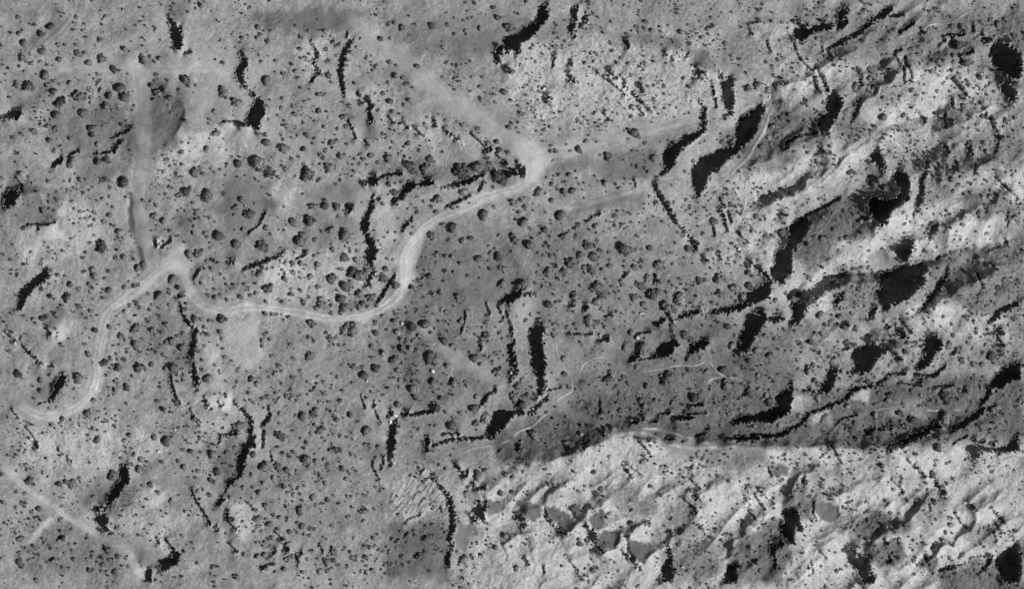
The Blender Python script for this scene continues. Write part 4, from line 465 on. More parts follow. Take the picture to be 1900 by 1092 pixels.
'D4':'120,172,12 163,172,12 520,170,14 600,157,12 735,185,16 885,230,24 560,80,18 535,85,10 665,70,16 720,50,18 655,255,10 615,290,10 695,320,10 970,175,10 1020,345,18 1020,300,12 1045,255,10 1000,235,10 965,395,18 1270,100,34 1255,230,16 1335,210,16 1360,200,16 1240,290,34 1195,350,16 1385,320,16 1655,270,18 1205,395,16 1140,405,16 1180,480,18 1245,480,28 1065,480,10 1515,260,10 910,470,20 770,480,16 660,480,16 615,515,16 540,465,14 940,555,18 880,555,16 800,550,20 770,560,14 880,580,16 1005,560,14 730,620,14 790,610,24 720,650,20 700,680,20 790,740,20 740,720,14 830,660,14 1040,640,24 1000,650,20 1060,650,20 970,680,20 910,650,20 1360,640,24 1330,690,18 1260,600,14 1350,590,16 1310,745,22 1380,780,20 1180,770,18 1130,770,10 1080,775,8 1100,815,14 1250,800,30 1270,770,18 820,870,24 860,830,18 890,870,16 970,835,18 1000,870,20 960,910,20 1000,740,24 1010,770,18 970,740,16 1300,862,12 1360,875,18 1350,860,12 1240,870,20 1450,850,20 1510,875,18 1560,865,10 1430,870,16 1480,970,20 1540,960,20 1100,890,16 1130,920,16 1550,540,12 1560,690,24 1600,660,16 1570,660,14 1640,650,16 1640,860,18 1620,960,20 1740,700,16 340,410,20 380,440,20 405,405,16 470,370,22 480,330,14 350,340,24 280,410,24 270,450,20 320,500,16 360,550,16 390,600,14 300,370,16 240,430,14 80,715,14 205,945,10 60,640,16 100,660,14 40,800,20 120,870,16 160,800,20 20,900,24 40,960,20 570,960,20 600,950,18 640,930,16 560,830,14 520,820,12 1330,970,20 1400,980,18',
}
# places that labels refer to (photograph pixels)
PLACES = [
 (322,62,'the tall black notch at top left'), (470,200,'the hooked black cleft at upper left'), (640,115,'the tall thin black cleft near the top'), (580,110,'the broken black ledge near the top'),
 (685,205,'the short bent black cleft near the top'), (955,75,'the ragged black scarp at top centre'), (1350,175,'the tall black pit right of top centre'), (1290,250,'the bent black scarp upper right'),
 (1365,255,'the long black scarp at upper right'), (1540,205,'the black keyhole pit at upper right'), (1500,55,'the black ragged pit at top right'), (1860,110,'the black patch at the right edge'),
 (1625,290,'the upper black wedge at right'), (1668,465,'the lower black wedge at right'), (1660,370,'the black hooked hollow at right'), (1700,355,'the upright black slot at right'),
 (1672,530,'the largest black hollow at right'), (1470,460,'the long leaning black scarp right of centre'), (1405,545,'the black notch right of centre'), (1395,610,'the black block right of centre'),
 (1250,420,'the long diagonal slit right of centre'), (685,430,'the winding black canyon at centre'), (740,355,'the slanted black slot above centre'), (490,485,'the thin black ledge left of centre'),
 (980,285,'the road end at centre'), (750,470,'the sandy road bend at centre'), (320,485,'the road fork at left'), (243,400,'the dark gully at left'), (60,530,'the black scarp at the left edge'),
 (110,715,'the black sliver inside the left bend'), (180,680,'the straight upright stretch of road'), (100,770,'the road bend at lower left'), (358,655,'the black ravine at left'), (405,745,'the pale knob at lower left'),
 (460,800,'the black forked cleft at lower left'), (215,905,'the black scarp at bottom left'), (190,960,'the black pocket at bottom left'), (330,1030,'the black nook at the bottom edge'), (420,955,'the small black crescent at bottom left'),
 (450,640,'the bare sandy clearing left'), (560,585,'the level road left of centre'), (648,606,'the paired round trees by the road'), (825,650,'the diagonal bare strip at centre'), (995,650,'the tall black notch at centre'),
 (950,650,'the broken black slits at centre'), (725,810,'the upright black slot at lower centre'), (920,785,'the black nook at lower centre'), (835,980,'the jagged black cleft at bottom centre'), (890,930,'the black split at bottom centre'),
 (1210,645,'the twin black pits'), (1330,690,'the forked pale fan'), (970,560,'the black arch at centre'), (1110,365,'the smooth grey flat'), (1060,695,'the branching bright wash'),
 (1445,745,'the black block at lower right'), (1540,690,'the curved black scarp at lower right'), (1590,660,'the black winged hollow at right'), (1720,650,'the black bean pit at right'), (1800,770,'the black chain along the right edge'),
 (1640,720,'the wavy black ledge at right'), (1300,828,'the pale bench track'), (1105,990,'the black patch below bottom centre'), (1465,975,'the black tall pit at bottom right'), (1600,1040,'the black wedge at the bottom edge'),
 (1740,905,'the short slanted slit at bottom right'), (1820,825,'the black corner hollow at right'), (1170,1020,'the slanted black slit at the bottom'), (1250,960,'the dark hollow at bottom'), (1180,190,'the parallel slits at top right'),
 (160,190,'the cluster of large trees at upper left'), (265,200,'the smooth upper left track'), (490,360,'the smooth grey hollow at left'), (850,330,'the tree-lined gully above centre'), (1110,520,'the shrubby flat at centre'),
 (600,730,'the shrubby slope left of centre'), (600,960,'the shrubby slope at the bottom'), (80,990,'the shrubby corner at bottom left'), (1700,150,'the looped black slits at upper right'), (1800,200,'the pale knoll at upper right'),
 (1780,500,'the shrubby ridge at right'), (1660,990,'the grey hollows at bottom right'), (90,430,'the white bare patch at left'), (820,170,'the diagonal sandy wash'), (860,450,'the open flat right of centre canyon'),
]
# ---------------------------------------------------------------- grids and noise
S = 1.7                                   # grid step in photograph pixels
X0, X1, Y0, Y1 = -70, 1970, -70, 1162
gx = np.arange(X0, X1 + 0.1, S)
gy = np.arange(Y0, Y1 + 0.1, S)
NX, NY = len(gx), len(gy)
GX, GY = np.meshgrid(gx, gy)
_fx = np.fft.rfftfreq(NX, S)[None, :]     # cycles per pixel
_fy = np.fft.fftfreq(NY, S)[:, None]
_fr = np.sqrt(_fx ** 2 + _fy ** 2)

def noise(wmin, wmax, beta=1.0, seed=0, along=None, stretch=1.0):
    """band-limited noise, unit rms, wavelengths in pixels"""
    r = np.random.default_rng(1000 + seed)
    h = np.fft.rfft2(r.standard_normal((NY, NX)))
    f = _fr
    if along is not None:
        c, s = along
        f = np.sqrt(((_fx * c + _fy * s) * stretch) ** 2 + (-_fx * s + _fy * c) ** 2)
    ff = np.maximum(f, 1e-6)
    filt = ff ** (-beta) / (1 + (ff * wmin) ** 8) / (1 + 1 / np.maximum(ff * wmax, 1e-6) ** 4)
    z = np.fft.irfft2(h * filt, s=(NY, NX))
    return z / z.std()

def blur(a, sig_px):
    g = np.exp(-2 * (math.pi * sig_px) ** 2 * (_fr ** 2))
    return np.fft.irfft2(np.fft.rfft2(a) * g, s=a.shape)

def gauss(a, n):                           # small separable blur, n cells
    if n < 0.4:
        return a
    k = int(3 * n) + 1
    t = np.exp(-0.5 * (np.arange(-k, k + 1) / n) ** 2)
    t /= t.sum()
    p = np.pad(a, k, mode='edge')
    o = sum(t[i] * p[i:i + a.shape[0], :] for i in range(2 * k + 1))
    return sum(t[i] * o[:, i:i + a.shape[1]] for i in range(2 * k + 1))

def window(pts, pad, step=S, nx=NX, ny=NY):
    a = np.array(pts)
    i0 = max(0, int((a[:, 0].min() - pad - X0) / step)); i1 = min(nx, int((a[:, 0].max() + pad - X0) / step) + 2)
    j0 = max(0, int((a[:, 1].min() - pad - Y0) / step)); j1 = min(ny, int((a[:, 1].max() + pad - Y0) / step) + 2)
    return i0, i1, j0, j1

def inside(px, py, pts):
    r = np.zeros(px.shape, bool)
    n = len(pts)
    for k in range(n):
        x1, y1 = pts[k]; x2, y2 = pts[(k + 1) % n]
        if y1 == y2:
            continue
        c = ((y1 > py) != (y2 > py)) & (px < (x2 - x1) * (py - y1) / (y2 - y1) + x1)
        r ^= c
    return r

def line_dist(px, py, pts):
    """distance to a polyline minus the local half width"""
    d = np.full(px.shape, 1e9)
    for (xa, ya, wa), (xb, yb, wb) in zip(pts[:-1], pts[1:]):
        vx, vy = xb - xa, yb - ya
        t = np.clip(((px - xa) * vx + (py - ya) * vy) / max(vx * vx + vy * vy, 1e-9), 0, 1)
        d = np.minimum(d, np.hypot(px - xa - t * vx, py - ya - t * vy) - (wa + t * (wb - wa)) / 2)
    return d

def lin(v):
    v = np.asarray(v, float) / 255.0
    return np.where(v <= 0.04045, v / 12.92, ((v + 0.055) / 1.055) ** 2.4)

WX = 2.0 * noise(4.5, 11, 0.7, 1) + 0.9 * noise(12, 40, 1, 2)
WY = 2.0 * noise(4.5, 11, 0.7, 3) + 0.9 * noise(12, 40, 1, 4)

# ---------------------------------------------------------------- where the ground falls away under a scarp
M = np.zeros((NY, NX), bool)
for s, txt in DROP_POLY:
    pts = poly(s, txt)
    i0, i1, j0, j1 = window(pts, 8)
    if i1 <= i0 or j1 <= j0:
        continue
    sl = (slice(j0, j1), slice(i0, i1))
    M[sl] |= inside(GX[sl] + WX[sl], GY[sl] + WY[sl], pts)
for s, txt in DROP_LINE:
    pts = []
    for t in txt.split():
        a, b, w = (float(q) for q in t.split(','))
        pts.append(sheet(s, a, b) + (max(w / TS * 1.12, 3.5),))
    i0, i1, j0, j1 = window([p[:2] for p in pts], 14)
    sl = (slice(j0, j1), slice(i0, i1))
    wf = min(0.9, max(q[2] for q in pts) / 9.0)
    M[sl] |= line_dist(GX[sl] + wf * WX[sl], GY[sl] + wf * WY[sl], pts) < 0

M = gauss(M.astype(float), 0.55) > 0.36

# ---------------------------------------------------------------- ground tone and roughness
NX2, NY2 = (NX + 1) // 2, (NY + 1) // 2
HX, HY = GX[::2, ::2], GY[::2, ::2]
w2x, w2y = noise(22, 90, 1.2, 5)[::2, ::2], noise(22, 90, 1.2, 6)[::2, ::2]
w3x, w3y = noise(8, 24, 1.0, 7)[::2, ::2], noise(8, 24, 1.0, 8)[::2, ::2]
T = np.full(HX.shape, 140.0)
R = np.full(HX.shape, 0.6)
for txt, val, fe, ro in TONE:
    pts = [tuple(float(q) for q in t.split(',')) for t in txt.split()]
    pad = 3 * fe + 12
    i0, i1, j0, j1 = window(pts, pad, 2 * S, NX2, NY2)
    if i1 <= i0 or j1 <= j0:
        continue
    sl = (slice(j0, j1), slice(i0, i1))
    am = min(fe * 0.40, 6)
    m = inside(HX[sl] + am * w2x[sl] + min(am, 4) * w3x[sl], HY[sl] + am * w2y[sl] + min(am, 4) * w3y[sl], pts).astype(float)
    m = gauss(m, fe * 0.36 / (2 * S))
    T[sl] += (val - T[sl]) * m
    R[sl] += (ro - R[sl]) * m

def up2(a):
    b = np.repeat(np.repeat(a, 2, 0), 2, 1)[:NY, :NX]
    return gauss(b, 1.0)
T = 139 + np.where(T > 139, 1.06, 1.22) * (T - 139)
T, R = up2(T), up2(R)
PATCH = np.zeros((NY, NX)); PATCHV = np.zeros((NY, NX)); PATCHR = np.zeros((NY, NX))
for s, txt, val in PATCHES:
    pts = poly(s, txt)
    i0, i1, j0, j1 = window(pts, 14)
    sl = (slice(j0, j1), slice(i0, i1))
    m0 = inside(GX[sl] + 0.7 * WX[sl], GY[sl] + 0.7 * WY[sl], pts).astype(float)
    m = gauss(m0, 0.8)
    PATCHV[sl] = np.where(m > PATCH[sl], val, PATCHV[sl])
    PATCH[sl] = np.maximum(PATCH[sl], m)
    PATCHR[sl] = np.maximum(PATCHR[sl], np.clip(gauss(m0, 2.2) * 2.2, 0, 1) * (1 - m))
R *= 1 - 0.55 * PATCH

# tracks and washes: centre lines, smoothed
def spline(txt, step=1.5):
    p = np.array([[float(q) for q in t.split(',')] for t in txt.split()])
    out = []
    for k in range(len(p) - 1):
        p0, p1, p2, p3 = p[max(k - 1, 0)], p[k], p[k + 1], p[min(k + 2, len(p) - 1)]
        n = max(2, int(np.linalg.norm(p2 - p1) / step))
        for t in np.linspace(0, 1, n, endpoint=False):
            out.append(0.5 * ((2 * p1) + (-p0 + p2) * t + (2 * p0 - 5 * p1 + 4 * p2 - p3) * t * t + (-p0 + 3 * p1 - 3 * p2 + p3) * t ** 3))
    out.append(p[-1])
    return np.array(out)
WAYLINES = [spline(w[5]) for w in WAYS]
ROAD = np.zeros((NY, NX))
for w, ln in zip(WAYS, WAYLINES):
    pts = [(q[0], q[1], 2 * w[2]) for q in ln[::3]]
    i0, i1, j0, j1 = window([p[:2] for p in pts], w[2] + 10)
    if i1 <= i0 or j1 <= j0:
        continue
    sl = (slice(j0, j1), slice(i0, i1))
    d = line_dist(GX[sl], GY[sl], pts)
    ROAD[sl] = np.maximum(ROAD[sl], np.clip(1 - (d - 1.0) / 5.0, 0, 1))
M &= ~((ROAD > 0.85) & (blur(M.astype(float), 5) < 0.45))

# ---------------------------------------------------------------- heights
def shift(a, dx, dy):
    """value found dx, dy cells away"""
    return np.roll(np.roll(a, -dy, 0), -dx, 1)
cnt = M.astype(np.int16)
for sgn in (1, -1):
    alive = M.copy()
    for k in range(1, 90):
        dx, dy = int(round(sgn * k * U[0])), int(round(sgn * k * U[1]))
        alive &= shift(M, dx, dy)
        if not alive.any():
            break
        cnt += alive
drop = (cnt * S * MPP + 0.6) * TAN * 1.12
mf = M.astype(float)
dsm = gauss(drop * mf, 3.2) / np.maximum(gauss(mf, 3.2), 1e-4)
dsm *= 1 + 0.035 * noise(12, 40, 0.5, 9)
ALPHA = 0.5
con = M.copy()
val = np.where(M, -(1 - ALPHA) * dsm, 0)
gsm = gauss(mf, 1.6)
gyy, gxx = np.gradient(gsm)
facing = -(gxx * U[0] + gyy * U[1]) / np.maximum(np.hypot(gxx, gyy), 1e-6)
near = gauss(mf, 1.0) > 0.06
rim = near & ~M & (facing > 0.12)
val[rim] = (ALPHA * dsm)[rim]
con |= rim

def relax(con, val, lev):
    ny, nx = con.shape
    if lev > 0:
        py, px = (-ny) % 2, (-nx) % 2
        c = np.pad(con.astype(float), ((0, py), (0, px)))
        v = np.pad(val * con, ((0, py), (0, px)))
        cs = c[::2, ::2] + c[1::2, ::2] + c[::2, 1::2] + c[1::2, 1::2]
        vs = (v[::2, ::2] + v[1::2, ::2] + v[::2, 1::2] + v[1::2, 1::2]) / np.maximum(cs, 1)
        z = relax(cs > 0, vs, lev - 1)
        z = np.repeat(np.repeat(z, 2, 0), 2, 1)[:ny, :nx]
    else:
        z = np.zeros((ny, nx))
    scale = 2 ** (4 - lev)
    k2 = (S * scale * MPP / 24.0) ** 2           # screening length in metres
    z = np.where(con, val, z)
    for _ in range(120 if lev < 4 else 40):
        q = np.pad(z, 1, mode='edge')
        z = np.where(con, val, (q[:-2, 1:-1] + q[2:, 1:-1] + q[1:-1, :-2] + q[1:-1, 2:]) / (4 + k2))
    return z
zs = relax(con, val, 4)

# crests (sharp ridges) and V-shaped gullies
NWX, NWY = noise(24, 70, 1, 50), noise(24, 70, 1, 51)
CG = np.zeros((NY, NX)); CREST = np.zeros((NY, NX))
for h, lu, ll, txt in CRESTS:
    pts = np.array([[float(q) for q in t.split(',')] for t in txt.split()])
    pts = spline(txt, 6.0)
    lu, ll = lu * 0.55, (ll if ll > 20 else ll * 0.7)
    pad = 3.5 * max(lu, ll) / MPP
    i0, i1, j0, j1 = window(pts, pad)
    sl = (slice(j0, j1), slice(i0, i1))
    gxw, gyw = GX[sl] + 2.6 * NWX[sl], GY[sl] + 2.6 * NWY[sl]
    best = np.full(gxw.shape, 1e9); side = np.zeros(gxw.shape); tt_ = np.zeros(gxw.shape)
    for k in range(len(pts) - 1):
        xa, ya = pts[k]; vx, vy = pts[k + 1] - pts[k]
        t = np.clip(((gxw - xa) * vx + (gyw - ya) * vy) / max(vx * vx + vy * vy, 1e-9), 0, 1)
        ex, ey = gxw - xa - t * vx, gyw - ya - t * vy
        d = np.hypot(ex, ey)
        c = d < best
        best = np.where(c, d, best); side = np.where(c, ex * U[0] + ey * (U[1] + 0.4), side); tt_ = np.where(c, (k + t) / (len(pts) - 1), tt_)
    lam = np.where(side > 0, ll, lu) / MPP
    ends = np.clip(np.minimum(tt_, 1 - tt_) * 6, 0.0, 1)
    z_ = (h if abs(h) > 5 else 1.7 * h) * np.exp(-best / lam) * ends
    cut = np.clip((pad - best) / (0.4 * pad), 0, 1)
    CG[sl] += z_ * cut
    if h > 0:
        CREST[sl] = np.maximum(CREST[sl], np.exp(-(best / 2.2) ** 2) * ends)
CG = gauss(CG, 0.8)

# broad landform: ground lies towards or away from the sun by the gentle slopes the relief shows
tl = lin(T)
tl = tl * (1 + 0.12 * blur(np.clip(ROAD, 0, 1), 6))
ref = blur(tl, 130)
delta = np.clip(0.36 * (tl / ref - 1), -0.35, 0.35) * TAN
kx, ky = 2 * math.pi * _fx / MPP, 2 * math.pi * _fy / MPP
ku = kx * U[0] + ky * U[1]
k2 = kx ** 2 + ky ** 2
zl = np.fft.irfft2(-np.fft.rfft2(delta) * (-1j * ku) / (ku ** 2 + 0.2 * k2 + (2 * math.pi / 120.0) ** 2), s=(NY, NX))
free = 1 - np.clip(blur((M | rim).astype(float), 4) * 2.2, 0, 1)
rough = np.clip(R, 0, 2.4)
zn = 1.2 * noise(120, 700, 2, 20) + 0.30 * noise(30, 130, 1.5, 21)
fine = 0.034 * noise(3.6, 9, 0.8, 22) + 0.10 * noise(8, 30, 1.3, 23)
joint = noise(4, 22, 0.8, 24, (0.66, 0.75), 6.0)
joint = -np.abs(joint) + 0.6
rib = np.abs(noise(6, 26, 1.0, 25, (0.62, -0.78), 5.0))
rocky = np.clip((rough - 0.75) / 0.6, 0, 1)
ribby = np.clip((rough - 1.5) / 0.5, 0, 1)
zf = fine * (0.10 + 0.9 * np.clip(rough, 0, 1.1)) + 0.13 * rocky * (1 - ribby) * joint + 0.35 * ribby * rib
tn = noise(18, 150, 1.5, 26) * 4.5 + 1.2 * noise(12, 60, 1.2, 28, (0.80, -0.60), 4.0)
ter = 0.5 * (np.floor(tn) + np.clip((tn - np.floor(tn)) * 4, 0, 1)) - 0.5 * tn
spur = 0.9 - np.abs(noise(34, 140, 1.4, 52, (0.76, -0.65), 2.6))
spw = np.clip((GX - 880) / 80, 0, 1) * np.clip((GY - 858) / 40, 0, 1) + 0.75 * np.clip((GX - 1390) / 90, 0, 1) * np.clip((640 - GY) / 60, 0, 1)
chan = noise(14, 120, 1.2, 29)
chw = np.clip(0.4 + noise(60, 300, 1.2, 34), 0, 1) * np.clip(1.3 - rough, 0, 1)
zf += 0.55 * np.clip((rough - 0.35) / 0.7, 0, 1) * ter
zsp = 1.0 * spw * spur * (1 - PATCH)
zf -= 0.45 * np.exp(-(chan / 0.07) ** 2) * chw
zf += 0.30 * np.clip(rough - 0.55, 0, 0.6) * np.clip((142 - T) / 16, 0, 1) * np.abs(noise(9, 34, 1.0, 27))
Z = zs + zl + zn + CG + zsp + zf * (0.35 + 0.65 * free)
sm = blur(Z, 5)
rk = ROAD * free
Z = Z + (sm - Z) * rk - 0.10 * np.clip(ROAD * 1.2, 0, 1) * free

def horizon(z):
    """height below which a point lies in the shade of the ground towards the sun"""
    h = np.full(z.shape, -1e9)
    seen = set()
    for k in range(1, 96):
        dx, dy = int(round(k * U[0])), int(round(k * U[1]))
        if (dx, dy) in seen:
            continue
        seen.add((dx, dy))
        h = np.maximum(h, shift(z, dx, dy) - (dx * U[0] + dy * U[1]) * S * MPP * TAN)
    return h
nearM = blur(mf, 14) > 0.02
for _ in range(2):                        # ground beyond the foot of a scarp climbs back into the light
    up_ = np.where(nearM & ~M, np.clip(horizon(Z) + 0.02 - Z, 0, 2.5), 0)
    Z = Z + np.maximum(up_, gauss(up_, 1.0) * (~M & ~rim))
Z = np.where(M, np.minimum(Z, horizon(Z) - 0.12), Z)
edge = np.minimum(np.minimum(GX - X0, X1 - GX), np.minimum(GY - Y0, Y1 - GY))
Z *= np.clip(edge / 36.0, 0, 1)

# soil and rock colour, with part of the slopes' light and shade painted in
soft = np.clip(0.25 + R, 0.25, 1.2)
mott = 1 + 0.075 * np.tanh(2.5 * noise(22, 170, 1.2, 30)) + 0.06 * np.tanh(3 * noise(9, 45, 1.0, 42)) * np.clip(R + 0.3, 0.3, 1) + 0.07 * soft * noise(5, 16, 0.8, 31)
worm = chan
runnel = np.exp(-(worm / 0.08) ** 2) * np.clip(0.5 + noise(60, 300, 1.2, 34), 0, 1)
worm2 = noise(9, 50, 1.0, 35)
runnel += 0.6 * np.exp(-(worm2 / 0.06) ** 2) * np.clip(noise(50, 260, 1.2, 36), 0, 1)
mott += 0.17 * runnel
mott += 0.09 * np.clip(rough + 0.1, 0.1, 1.3) * noise(3.6, 10, 0.4, 37)
crust = np.clip(noise(7, 30, 1.0, 32) - 1.1, 0, 1.2) * np.clip(rough, 0.2, 1.2)
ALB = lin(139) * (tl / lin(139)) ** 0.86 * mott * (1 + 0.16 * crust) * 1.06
rim_lit = np.clip(blur(rim.astype(float), 2.6) * 2.4, 0, 1) * np.clip(0.55 + 0.6 * noise(5, 22, 0.8, 38), 0, 1)
ALB *= 1 + 0.35 * CREST * np.clip(0.5 + 0.6 * noise(8, 30, 0.8, 39), 0, 1) + 0.30 * PATCHR * (GY > 850)
ALB += (lin(PATCHV) * 1.02 * mott - ALB) * PATCH
ALB *= 1 + 0.42 * rim_lit                     # lit edge painted on the sunward scarp rims
ALB = np.where(ALB > 0.40, 0.40 + 0.5 * (ALB - 0.40), ALB)
ALB = np.clip(ALB, 0.05, 0.55)

def sample(a, x, y):
    fx = np.clip((np.asarray(x, float) - X0) / S, 0, NX - 1.001)
    fy = np.clip((np.asarray(y, float) - Y0) / S, 0, NY - 1.001)
    i, j = fx.astype(int), fy.astype(int)
    u, v = fx - i, fy - j
    return (a[j, i] * (1 - u) * (1 - v) + a[j, i + 1] * u * (1 - v) + a[j + 1, i] * (1 - u) * v + a[j + 1, i + 1] * u * v)

def wx(x):
    return (np.asarray(x) - PW / 2) * MPP
def wy(y):
    return (PH / 2 - np.asarray(y)) * MPP

# ---------------------------------------------------------------- materials
def new_mat(name):
    m = bpy.data.materials.new(name)
    m.use_nodes = True
    n = m.node_tree.nodes
    b = n['Principled BSDF']
    b.inputs['Roughness'].default_value = 0.95
    b.inputs['Specular IOR Level'].default_value = 0.08
    return m, n, m.node_tree.links, b

def mat_ground(name, grain=1.0):
    m, n, l, b = new_mat(name)
    at = n.new('ShaderNodeAttribute'); at.attribute_name = 'soil'
    geo = n.new('ShaderNodeNewGeometry')
    n1 = n.new('ShaderNodeTexNoise'); n1.inputs['Scale'].default_value = 1.7; n1.inputs['Detail'].default_value = 5; n1.inputs['Roughness'].default_value = 0.7
    n2 = n.new('ShaderNodeTexNoise'); n2.inputs['Scale'].default_value = 0.35; n2.inputs['Detail'].default_value = 4
    l.new(geo.outputs['Position'], n1.inputs['Vector']); l.new(geo.outputs['Position'], n2.inputs['Vector'])
    r1 = n.new('ShaderNodeMapRange'); r1.inputs[1].default_value = 0.25; r1.inputs[2].default_value = 0.75
    r1.inputs[3].default_value = 1 - 0.19 * grain; r1.inputs[4].default_value = 1 + 0.19 * grain
    r2 = n.new('ShaderNodeMapRange'); r2.inputs[1].default_value = 0.3; r2.inputs[2].default_value = 0.7
    r2.inputs[3].default_value = 1 - 0.10 * grain; r2.inputs[4].default_value = 1 + 0.10 * grain
    l.new(n1.outputs[0], r1.inputs[0]); l.new(n2.outputs[0], r2.inputs[0])
    m1 = n.new('ShaderNodeMath'); m1.operation = 'MULTIPLY'
    m2 = n.new('ShaderNodeMath'); m2.operation = 'MULTIPLY'
    l.new(at.outputs['Fac'], m1.inputs[0]); l.new(r1.outputs[0], m1.inputs[1])
    l.new(m1.outputs[0], m2.inputs[0]); l.new(r2.outputs[0], m2.inputs[1])
    l.new(m2.outputs[0], b.inputs['Base Color'])
    bp = n.new('ShaderNodeBump'); bp.inputs['Strength'].default_value = 0.3 * grain; bp.inputs['Distance'].default_value = 0.05
    l.new(n1.outputs[0], bp.inputs['Height']); l.new(bp.outputs[0], b.inputs['Normal'])
    return m

def mat_plain(name, val, spread, scale):
    m, n, l, b = new_mat(name)
    oi = n.new('ShaderNodeObjectInfo')
    geo = n.new('ShaderNodeNewGeometry')
    nz = n.new('ShaderNodeTexNoise'); nz.inputs['Scale'].default_value = scale; nz.inputs['Detail'].default_value = 3
    l.new(geo.outputs['Position'], nz.inputs['Vector'])
    r = n.new('ShaderNodeMapRange'); r.inputs[1].default_value = 0.3; r.inputs[2].default_value = 0.7
    r.inputs[3].default_value = val * (1 - spread); r.inputs[4].default_value = val * (1 + spread)
    l.new(nz.outputs[0], r.inputs[0])
    r2 = n.new('ShaderNodeMapRange'); r2.inputs[3].default_value = 0.5; r2.inputs[4].default_value = 1.55
    l.new(oi.outputs['Random'], r2.inputs[0])
    mm = n.new('ShaderNodeMath'); mm.operation = 'MULTIPLY'
    l.new(r.outputs[0], mm.inputs[0]); l.new(r2.outputs[0], mm.inputs[1])
    l.new(mm.outputs[0], b.inputs['Base Color'])
    return m

MAT_GROUND = mat_ground('desert_soil_and_rock')
MAT_WAY = mat_ground('packed_sand', 0.8)
MAT_LEAF = mat_plain('juniper_foliage', 0.20, 0.3, 0.6)
MAT_SHRUB = mat_plain('shrub_foliage', 0.20, 0.4, 0.25)
MAT_TUFT = mat_plain('dry_grass', 0.17, 0.4, 0.15)
MAT_BARK = mat_plain('juniper_bark', 0.14, 0.2, 3.0)
MAT_ROCK = mat_plain('pale_sandstone', 0.46, 0.15, 1.5)
MAT_RUBBLE = mat_plain('sandstone_rubble', 0.38, 0.3, 0.4)

def mesh_np(name, co, faces, mat, attr=None, smooth=False):
    """faces: (n, k) index array"""
    me = bpy.data.meshes.new(name)
    nf, k = faces.shape
    me.vertices.add(len(co)); me.vertices.foreach_set('co', np.ascontiguousarray(co, np.float32).ravel())
    me.loops.add(nf * k); me.loops.foreach_set('vertex_index', np.ascontiguousarray(faces, np.int32).ravel())
    me.polygons.add(nf)
    me.polygons.foreach_set('loop_start', np.arange(0, nf * k, k, dtype=np.int32))
    me.polygons.foreach_set('loop_total', np.full(nf, k, np.int32))
    me.polygons.foreach_set('use_smooth', np.full(nf, smooth, bool))
    if attr is not None:
        a = me.attributes.new('soil', 'FLOAT', 'POINT')
        a.data.foreach_set('value', np.ascontiguousarray(attr, np.float32).ravel())
    me.materials.append(mat)
    me.update(calc_edges=True)
    me.validate()
    return me

def link(name, data, parent=None, loc=None):
    o = bpy.data.objects.new(name, data)
    scene.collection.objects.link(o)
    if parent is not None:
        o.parent = parent
    if loc is not None:
        o.location = loc
    return o

def tag(o, label=None, cat=None, group=None, kind=None):
    if label: o['label'] = label
    if cat: o['category'] = cat
    if group: o['group'] = group
    if kind: o['kind'] = kind

# ---------------------------------------------------------------- the ground, one sheet out to the horizon
ext = [8, 14, 24, 40, 60, 90, 140, 220, 340, 520, 800, 1300, 2200, 4000, 7000, 12000]
cum = np.cumsum(ext)
ax = np.concatenate([X0 - cum[::-1], gx, gx[-1] + cum]); ay = np.concatenate([Y0 - cum[::-1], gy, gy[-1] + cum])
ne = len(ext)
AX, AY = np.meshgrid(ax, ay)
AZ = np.zeros(AX.shape); AZ[ne:-ne, ne:-ne] = Z
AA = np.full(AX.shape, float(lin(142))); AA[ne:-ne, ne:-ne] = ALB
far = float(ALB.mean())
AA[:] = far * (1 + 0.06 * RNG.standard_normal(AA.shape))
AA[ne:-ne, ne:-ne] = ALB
for k in range(4):                        # the edge colour eases into the open desert
    f_ = (k + 1) / 5.0
    i = ne - 1 - k
    AA[ne:-ne, i] += (ALB[:, 0] - AA[ne:-ne, i]) * (1 - f_); AA[ne:-ne, -1 - i] += (ALB[:, -1] - AA[ne:-ne, -1 - i]) * (1 - f_)
    AA[i, ne:-ne] += (ALB[0] - AA[i, ne:-ne]) * (1 - f_); AA[-1 - i, ne:-ne] += (ALB[-1] - AA[-1 - i, ne:-ne]) * (1 - f_)
ny_, nx_ = AX.shape
idx = np.arange(ny_ * nx_).reshape(ny_, nx_)
fc = np.stack([idx[1:, :-1], idx[1:, 1:], idx[:-1, 1:], idx[:-1, :-1]], -1).reshape(-1, 4)
co = np.stack([wx(AX), wy(AY), AZ], -1).reshape(-1, 3)
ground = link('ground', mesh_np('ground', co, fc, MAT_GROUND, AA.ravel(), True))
tag(ground, 'bare grey desert ground of soil, slickrock and shaded scarps', kind='structure')

